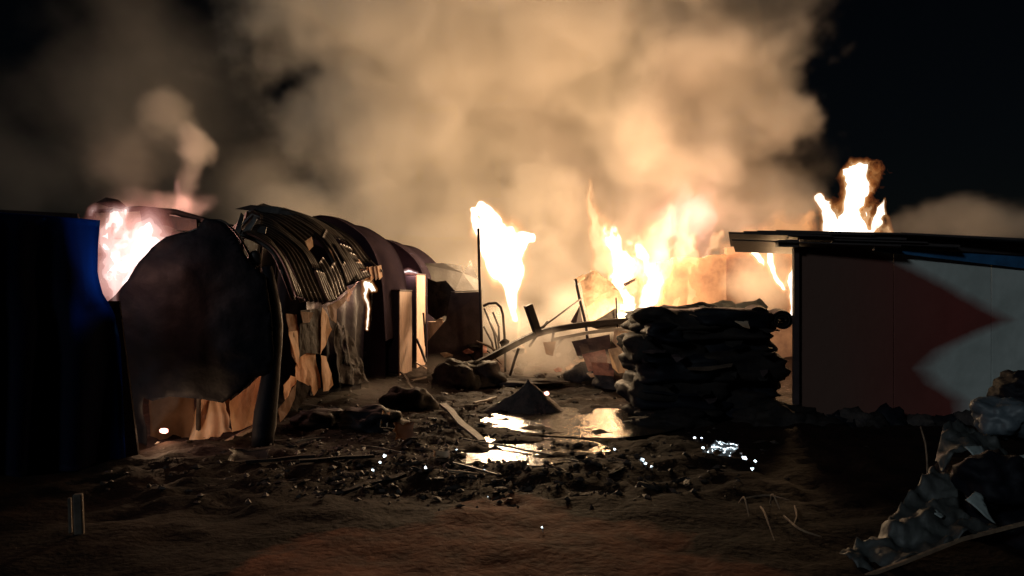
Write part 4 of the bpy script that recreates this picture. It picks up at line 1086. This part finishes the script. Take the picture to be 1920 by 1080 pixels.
def flame(name, tongues, label, lamps, h=0.04, depth=0.7, warp=0.22, wf=1.6, holes=0.5, hf=2.2, seed=1, shells=(-.08, .02, .12, .24, .4), group=None, pal=FM, smoothly=False):
    """tongues: lists of (px, py, D, r in px). Every shell is an isosurface of one turbulent field."""
    T = []
    for t in tongues:
        T.append([(np.array(W(a, b, d)), r / F * d) for a, b, d, r in t])
    allp = np.array([p for t in T for p, r in t]); mr = max(r for t in T for p, r in t)
    lo = allp.min(0) - mr - warp - 0.1; hi = allp.max(0) + mr + warp + 0.1
    lo[1] = allp[:, 1].min() - mr * depth - warp * .6 - .1; hi[1] = allp[:, 1].max() + mr * depth + warp * .6 + .1
    n = np.ceil((hi - lo) / h).astype(int) + 1
    g = np.stack(np.meshgrid(*[lo[k] + np.arange(n[k]) * h for k in range(3)], indexing='ij'), -1)
    q = g * np.array([wf, wf, wf * 0.62])
    zr = (g[..., 2] - lo[2]) / max(hi[2] - lo[2], .1)
    amp = warp * (0.45 + 0.9 * zr)
    wx = (fbm(q, seed, 4, .6) - .5) * 2.2 * amp + (vnoise(g * np.array([7, 7, 3.2]), seed + 40) - .5) * .10 * (.3 + zr)
    wy = (fbm(q + 31, seed + 5, 2) - .5) * 1.4 * amp
    wz = (fbm(q + 57, seed + 9, 3) - .5) * 1.3 * amp
    p = g + np.stack([wx, wy, wz], -1)
    f = np.full(g.shape[:3], -9.0)
    for t in T:
        for (a, ra), (b, rb) in zip(t[:-1], t[1:]):
            ab = b - a; L2 = (ab ** 2).sum() + 1e-9
            s = np.clip(((p - a) * ab).sum(-1) / L2, 0, 1)
            d = p - (a + s[..., None] * ab)
            d[..., 1] /= depth
            r = ra + s * (rb - ra)
            f = np.maximum(f, 1 - np.sqrt((d ** 2).sum(-1)) / np.maximum(r, .01))
    qq = p * np.array([hf, hf, hf * 0.4])
    rid = fbm(qq + 3.3, seed + 20, 4, .6)
    f = f - holes * np.clip((rid - 0.42) * 2.6, 0, 1.2)
    base = Vector((allp[:, 0].mean(), allp[:, 1].mean(), max(0.0, allp[:, 2].min())))
    root = thing(name, base, label, 'flame', group)
    f[[0, -1]] = -9; f[:, [0, -1]] = -9; f[:, :, [0, -1]] = -9
    n6 = len(shells); fine = 2 if smoothly else 1
    for k in range((n6 - 1) * fine + 1):
        t = k / fine
        a_ = min(int(t), n6 - 2); iso = shells[a_] + (shells[a_ + 1] - shells[a_]) * (t - a_)
        V, fs = surface_nets(f, iso, lo, h)
        if len(fs) > 20:
            mk(FNAME[min(5, int(t))], V, fs, fmat(pal, min(t, 5.0), 1 / fine), root, smooth=True)
    for (px, py, D, r, e, c) in lamps:
        ld = bpy.data.lights.new('firelight', 'POINT')
        ld.energy = e * LK; ld.shadow_soft_size = r; ld.color = c
        lo_ = bpy.data.objects.new('firelight', ld); COL.objects.link(lo_)
        lo_.parent = root; lo_.location = W(px, py, D) - base
    return root

LK = 0.66
WARM = (1.0, 0.58, 0.27)
PINK = (1.0, 0.46, 0.34)
GOLD = (1.0, 0.67, 0.37)

# tall white fire in the middle of the yard
flame('flame', [[(968, 600, 19, 6), (955, 545, 19, 18), (945, 500, 19, 48), (935, 455, 19, 52), (920, 415, 19, 30), (905, 385, 19, 12)],
                [(950, 480, 19, 36), (978, 455, 19, 18), (1000, 440, 19, 7)],
                [(925, 470, 19, 36), (905, 440, 19, 22), (893, 395, 19, 9)]],
      'tall white-hot flame rising behind the thin upright pole', [(940, 480, 18.7, 0.5, 2200, GOLD), (935, 420, 19.3, 0.4, 900, GOLD)],
      h=0.035, seed=3, holes=0.45, shells=(-.12, -.05, .02, .09, .16, .26))
# thin burning fall below it
flame('flame', [[(965, 560, 18.6, 6), (972, 590, 18.6, 8), (968, 640, 18.6, 9), (985, 660, 18.6, 5)], [(955, 600, 18.6, 5), (968, 570, 18.6, 6)]],
      'thin pale streak of flame trailing below the tall white flame', [], h=0.025, warp=0.1, wf=3, seed=8, shells=(0, .1, .2, .35, .5))
# ragged sheets of fire along the burning wall, one behind another
flame('flame', [[(1180, 590, 19.4, 16), (1172, 545, 19.4, 34), (1165, 500, 19.4, 40), (1150, 460, 19.4, 26), (1140, 425, 19.4, 10)],
                [(1210, 570, 19.4, 30), (1218, 520, 19.4, 40), (1200, 480, 19.4, 30), (1190, 450, 19.4, 12)]],
      'pale front flame rising over the buckled tan panel', [(1190, 510, 19.2, 0.5, 850, WARM)],
      h=0.036, smoothly=True, seed=5, warp=0.34, wf=2.8, holes=1.15, hf=5.0, shells=(-.14, -.04, .06, .17, .30, .52))
flame('flame', [[(1170, 540, 20.0, 40), (1145, 480, 20.0, 36), (1125, 440, 20.0, 26), (1114, 390, 20.0, 15), (1108, 338, 20.0, 8)],
                [(1150, 520, 20.0, 30), (1128, 470, 20.0, 24), (1110, 440, 20.0, 12)]],
      'thin orange spike of flame standing above the wreckage', [(1140, 450, 20.0, 0.4, 700, WARM)],
      h=0.036, seed=55, warp=0.30, wf=2.6, holes=0.95, hf=4.4, shells=(-.12, -.02, .1, .25, .45))
flame('flame', [[(1220, 540, 20.2, 40), (1230, 490, 20.2, 48), (1240, 440, 20.2, 36), (1252, 405, 20.2, 18), (1258, 388, 20.2, 6)],
                [(1200, 500, 20.2, 40), (1210, 455, 20.2, 24), (1214, 430, 20.2, 8)], [(1290, 480, 20.2, 30), (1280, 440, 20.2, 26), (1290, 400, 20.2, 12)]],
      'wide ragged orange flame where the wall begins', [(1235, 470, 20.0, 0.5, 600, WARM)],
      h=0.038, seed=58, warp=0.36, wf=2.6, holes=1.1, hf=4.6, shells=(-.14, -.04, .06, .18, .34))
flame('flame', [[(1370, 470, 19.0, 20), (1400, 450, 19.0, 26), (1440, 440, 19.0, 24)], [(1440, 450, 19.0, 24), (1480, 430, 19.0, 30), (1520, 425, 19.0, 24)], [(1500, 440, 19.0, 20), (1520, 400, 19.0, 10)]],
      'low orange glow of flame spread behind the stepped roof edge', [(1450, 430, 19.0, 0.4, 420, WARM)],
      h=0.045, seed=61, warp=0.4, wf=2.0, holes=0.9, hf=3.2, shells=(-.2, -.05, .12, .35))
flame('flame', [[(1240, 480, 20.6, 20), (1270, 440, 20.6, 70), (1290, 400, 20.6, 80), (1270, 370, 20.6, 40)], [(1320, 470, 20.6, 30), (1335, 410, 20.6, 40), (1340, 385, 20.6, 15)]],  # glowing shells also stand in for smoke lit pink by the fire
      'rosy flame and firelit smoke billowing above the top edge of the burnt wall', [(1290, 420, 20.6, 0.6, 700, PINK)],
      h=0.06, seed=9, warp=0.6, wf=1.7, holes=1.1, hf=3.0, pal=FP, shells=(0, .12, .28, .48))
flame('flame', [[(1230, 488, 19.9, 10), (1250, 475, 19.9, 18), (1270, 450, 19.9, 12)], [(1270, 486, 19.9, 10), (1290, 465, 19.9, 20), (1300, 440, 19.9, 8)], [(1320, 480, 19.9, 8), (1335, 460, 19.9, 18), (1350, 440, 19.9, 6)]],
      'row of small flames burning along the top edge of the wall', [], h=0.035, seed=12, warp=0.26, wf=2.8, holes=0.7, hf=3.5, shells=(-.05, .06, .18, .34, .52))
# fire running down the face of the wall
flame('flame', [[(1240, 580, 19.5, 16), (1235, 540, 19.5, 14), (1245, 500, 19.5, 10)], [(1295, 575, 19.5, 18), (1300, 545, 19.5, 14), (1295, 500, 19.5, 12), (1310, 490, 19.5, 8)], [(1265, 580, 19.5, 16), (1270, 555, 19.5, 10)]],
      'strands of flame running down the face of the burnt wall', [(1265, 560, 19.2, 0.3, 260, WARM)], h=0.03, seed=15, warp=0.2, wf=2.8, holes=0.75, hf=4, shells=(-.05, .06, .18, .34, .52))
# low white fire by the charred stack
flame('flame', [[(1160, 596, 17.5, 16), (1185, 590, 17.5, 22), (1205, 596, 17.5, 14)], [(1180, 590, 17.5, 14), (1175, 570, 17.5, 8)]],
      'low white fire at the foot of the charred stack', [(1185, 592, 17.2, 0.25, 500, GOLD)], h=0.025, seed=18, warp=0.1, wf=3, holes=0.4, hf=4, shells=(-.05, .0, .08, .16, .25, .4))
# fire against the shed corner
flame('flame', [[(1484, 592, 15, 18), (1484, 540, 15, 15), (1487, 490, 15, 18), (1478, 460, 15, 22)], [(1470, 540, 15, 12), (1445, 500, 15, 14), (1440, 465, 15, 16)], [(1426, 500, 15, 10), (1420, 470, 15, 22), (1412, 448, 15, 22)]],
      'hanging flame under the roof edge beside the shed corner', [(1470, 520, 15, 0.3, 500, WARM)], h=0.026, seed=21, warp=0.17, wf=2.6, holes=0.5, hf=4, shells=(-.08, .03, .14, .26, .4, .6))
# fire bursting through the shed roof
flame('flame', [[(1605, 445, 13.5, 62), (1600, 400, 13.5, 50), (1602, 365, 13.5, 36), (1608, 335, 13.5, 46), (1614, 316, 13.5, 28)],
                [(1560, 440, 13.5, 40), (1550, 400, 13.5, 22), (1535, 360, 13.5, 8)],
                [(1640, 440, 13.5, 30), (1655, 400, 13.5, 12), (1668, 375, 13.5, 5)]],
      'flame with a round white head bursting above the shed roof', [(1600, 350, 13.5, 0.35, 500, GOLD), (1590, 415, 13.6, 0.35, 350, WARM)],
      h=0.03, seed=27, warp=0.26, wf=2.8, holes=0.58, hf=4.2, shells=(-.04, .02, .08, .14, .22, .34))
# fire behind the blue sheet
flame('flame', [[(222, 590, 10.6, 30), (225, 530, 10.6, 60), (240, 480, 10.6, 70), (270, 440, 10.6, 60)], [(250, 540, 10.6, 50), (290, 470, 10.6, 50)], [(200, 470, 10.6, 30), (205, 430, 10.6, 30), (215, 400, 10.6, 22)]],
      'pinkish white fire filling the gap between blue sheet and black tent', [(255, 520, 10.8, 0.3, 130, PINK), (280, 440, 11.2, 0.3, 140, PINK)],
      h=0.036, smoothly=True, seed=33, warp=0.34, wf=2.6, holes=0.5, hf=3.0, pal=FP, shells=(-.3, -.15, .0, .18, .42, .72))
flame('flame', [[(215, 570, 8.1, 8), (211, 540, 8.1, 15), (206, 500, 8.1, 15), (203, 465, 8.1, 6)]],
      'small pink flame licking the free edge of the blue tarpaulin', [(208, 505, 8.05, 0.10, 30, PINK)], h=0.015, smoothly=True, seed=35, warp=0.06, wf=4, holes=0.35, hf=5, pal=FP, shells=(-.25, -.1, .06, .25, .5))
flame('flame', [[(340, 400, 13.5, 20), (345, 375, 13.5, 18), (338, 345, 13.5, 9)]],
      'faint pink flame lick above the charred roof edge', [(343, 375, 13.5, 0.3, 160, PINK)], h=0.035, seed=37, warp=0.2, wf=2.2, holes=0.7, hf=3, pal=FP, shells=(0, .12, .28, .5))
# drips of fire on the tent's rear edge
flame('flame', [[(687, 618, 12.6, 3), (686, 580, 12.6, 5), (684, 550, 12.6, 7), (690, 530, 12.6, 9)], [(700, 545, 12.6, 4), (695, 532, 12.6, 6)]],
      'thin dripping flame beside the dark cabinet', [(686, 545, 12.5, 0.1, 50, PINK)], h=0.014, seed=41, warp=0.06, wf=5, holes=0.3, hf=8, shells=(-.3, -.18, -.05, .1, .28, .5))
flame('flame', [[(748, 513, 18.2, 4), (765, 508, 18.2, 6), (782, 512, 18.2, 4)]],
      'tiny pink flame burning on top of the rear cabinet', [(765, 506, 18, 0.1, 40, PINK)], h=0.02, seed=44, warp=0.05, wf=5, holes=0.3, hf=8, pal=FP, shells=(-.3, -.2, -.05, .1, .3, .6))
flame('flame', [[(652, 562, 11.6, 4), (650, 550, 11.6, 4), (646, 540, 11.6, 3)]],
      'small orange flame glowing inside the tent side', [], h=0.012, seed=47, warp=0.05, wf=6, holes=0.2, hf=9, shells=(-.1, 0, .15, .3))

# ------------------------------------------------------------------ smoke
def smoke_mat(name, dens, col, aniso=0.0):
    m = bpy.data.materials.new(name); m.use_nodes = True
    nt = m.node_tree; N = nt.nodes; L = nt.links
    N.remove(N['Principled BSDF'])
    pv = N.new('ShaderNodeVolumePrincipled')
    pv.inputs['Color'].default_value = (*col, 1)
    pv.inputs['Density'].default_value = dens
    pv.inputs['Anisotropy'].default_value = aniso
    L.new(pv.outputs[0], N['Material Output'].inputs['Volume'])
    return m

def smoke(name, ells, bounds, vox, matl, label, warp=1.0, wscale=0.3, amp=0.7, nscale=0.35, detail=6, seed=0.0):
    """ells: (px, py, D, rx px, ry px, rd m, weight, sharpness)"""
    lo, hi = bounds
    nt = bpy.data.node_groups.new(name, 'GeometryNodeTree')
    nt.interface.new_socket('Geometry', in_out='OUTPUT', socket_type='NodeSocketGeometry')
    N, L = nt.nodes, nt.links
    def vm(op, a, b):
        n = N.new('ShaderNodeVectorMath'); n.operation = op
        for k, x in enumerate((a, b)):
            if x is None: continue
            if hasattr(x, 'is_linked'): L.new(x, n.inputs[k])
            else: n.inputs[k].default_value = x
        return n.outputs['Value'] if op == 'LENGTH' else n.outputs[0]
    def ma(op, a, b=0.0, clamp=False):
        n = N.new('ShaderNodeMath'); n.operation = op; n.use_clamp = clamp
        for k, x in enumerate((a, b)):
            if hasattr(x, 'is_linked'): L.new(x, n.inputs[k])
            else: n.inputs[k].default_value = x
        return n.outputs[0]
    pos = N.new('GeometryNodeInputPosition').outputs[0]
    p0 = vm('ADD', pos, (seed, seed * 1.7, seed * .6))
    def noise(v, s, d, r=0.55):
        n = N.new('ShaderNodeTexNoise'); n.inputs['Scale'].default_value = s; n.inputs['Detail'].default_value = d; n.inputs['Roughness'].default_value = r
        L.new(v, n.inputs['Vector']); return n
    w1 = noise(p0, wscale, 3).outputs['Color']
    w = vm('MULTIPLY', vm('SUBTRACT', w1, (0.5, 0.5, 0.5)), (warp * 2.2,) * 3)
    pw = vm('ADD', pos, w)
    nz = noise(vm('ADD', p0, w), nscale, detail, 0.6).outputs['Fac']
    nz = ma('MULTIPLY', ma('SUBTRACT', nz, 0.5), amp * 2)
    tot = None
    for (px, py, D, rx, ry, rd, wt, sh) in ells:
        c = W(px, py, D)
        d = vm('LENGTH', vm('MULTIPLY', vm('SUBTRACT', pw, tuple(c)), (F / (rx * D), 1 / rd, F / (ry * D))), None)
        s = ma('ADD', ma('SUBTRACT', 1.0, d), nz)
        s = ma('MULTIPLY', ma('MULTIPLY', s, sh, True), wt)
        tot = s if tot is None else ma('MAXIMUM', tot, s)
    # keep the box faces clear so no flat side of the domain shows
    vc = N.new('GeometryNodeVolumeCube')
    L.new(tot, vc.inputs['Density'])
    vc.inputs['Min'].default_value = lo; vc.inputs['Max'].default_value = hi
    for k, ax in enumerate('XYZ'):
        vc.inputs['Resolution ' + ax].default_value = int((hi[k] - lo[k]) / vox)
    sm = N.new('GeometryNodeSetMaterial'); sm.inputs['Material'].default_value = matl
    L.new(vc.outputs[0], sm.inputs['Geometry'])
    out = N.new('NodeGroupOutput'); L.new(sm.outputs[0], out.inputs[0])
    vd = bpy.data.volumes.new(name)
    o = bpy.data.objects.new(name, vd); COL.objects.link(o)
    vd.materials.append(matl)
    md = o.modifiers.new('smoke', 'NODES'); md.node_group = nt
    tag(o, label, 'smoke', kind='stuff')
    return o

SM = smoke_mat('smoke_tan', 0.75, (0.95, 0.91, 0.83))
SMF = smoke_mat('smoke_thin', 0.9, (0.84, 0.80, 0.75))
smoke('smoke', [
    (1000, 330, 27.5, 430, 260, 4.5, 1.0, 2.2),
    (1230, 170, 25, 250, 230, 4.0, 1.0, 3.0),
    (1330, 350, 26, 170, 130, 2.6, 1.0, 3.5),
    (1415, 245, 24, 105, 70, 1.8, 1.3, 5.0),
    (770, 230, 26, 245, 300, 4.0, 0.8, 2.0),
    (950, 20, 24, 560, 230, 4.5, 0.9, 2.2),
    (1130, 480, 26.5, 330, 150, 2.6, 1.0, 2.5),
    (840, 480, 26, 220, 150, 2.4, 0.9, 2.5),
    (590, 420, 25, 170, 100, 3.0, 0.5, 2.0),
    (1420, 520, 25, 160, 110, 2.0, 0.8, 2.0),
    (1800, 425, 24, 200, 50, 1.6, 0.6, 3.0),
    (280, 180, 24, 240, 260, 4.0, 0.075, 1.5),
    (60, 330, 24, 130, 120, 3.0, 0.08, 1.5),
    (500, 340, 24, 130, 120, 3.0, 0.18, 1.5),
], ((-22, 18, 0), (21, 35, 16)), 0.15, SM, 'thick tan smoke billowing over the whole burning yard', warp=1.1, wscale=0.32, amp=0.9, nscale=0.42, detail=9)
smoke('smoke', [
    (362, 278, 15, 36, 46, 0.6, 1.5, 2.6),
    (345, 340, 14.5, 26, 55, 0.45, 0.8, 2.0),
    (250, 455, 12.9, 100, 70, 0.45, 0.7, 2.0),
    (310, 215, 16, 60, 60, 0.9, 0.5, 2.0),
    (300, 380, 14, 110, 25, 0.6, 0.4, 2.0),
    (240, 300, 15.5, 80, 90, 1.0, 0.22, 1.8),
], ((-11, 12.2, 1.5), (-4.5, 17.5, 8.5)), 0.06, SMF, 'pale puff of smoke rising over the black tent', warp=0.5, wscale=1.0, amp=0.8, nscale=1.5, seed=4.0)
smoke('smoke', [
    (1020, 670, 15.5, 90, 50, 0.9, 0.85, 1.8),
    (970, 620, 17.4, 90, 60, 0.8, 0.55, 1.8),
    (1100, 590, 18.2, 110, 70, 0.8, 0.4, 1.8),
    (1430, 530, 17.5, 80, 70, 0.8, 0.5, 1.8),
    (1150, 680, 14.0, 70, 30, 0.6, 0.45, 1.8),
    (720, 735, 13.0, 130, 22, 1.0, 0.22, 2.0),
    (820, 690, 15.0, 60, 25, 0.8, 0.22, 2.0),
], ((-4.6, 10.5, 0), (7.6, 19.5, 3.0)), 0.07, SMF, 'low wisps of smoke drifting over the wet ground', warp=0.3, wscale=1.0, amp=0.6, nscale=1.4, seed=9.0)
smoke('smoke', [
    (1200, 450, 21.7, 140, 120, 0.9, 0.16, 1.6),
    (1310, 400, 21.8, 130, 100, 0.9, 0.18, 1.6),
    (1430, 425, 20.8, 120, 60, 0.9, 0.20, 1.6),
    (1500, 400, 20.0, 70, 50, 0.8, 0.18, 1.6),
    (1010, 500, 21.0, 110, 100, 0.9, 0.14, 1.6),
    (880, 520, 21.0, 80, 60, 0.9, 0.16, 1.6),
], ((-3, 19.2, .6), (9.8, 23.4, 6.4)), 0.11, SMF, 'veil of orange lit haze hanging behind the flames', warp=0.6, wscale=0.7, amp=0.8, nscale=1.1, seed=13.0)
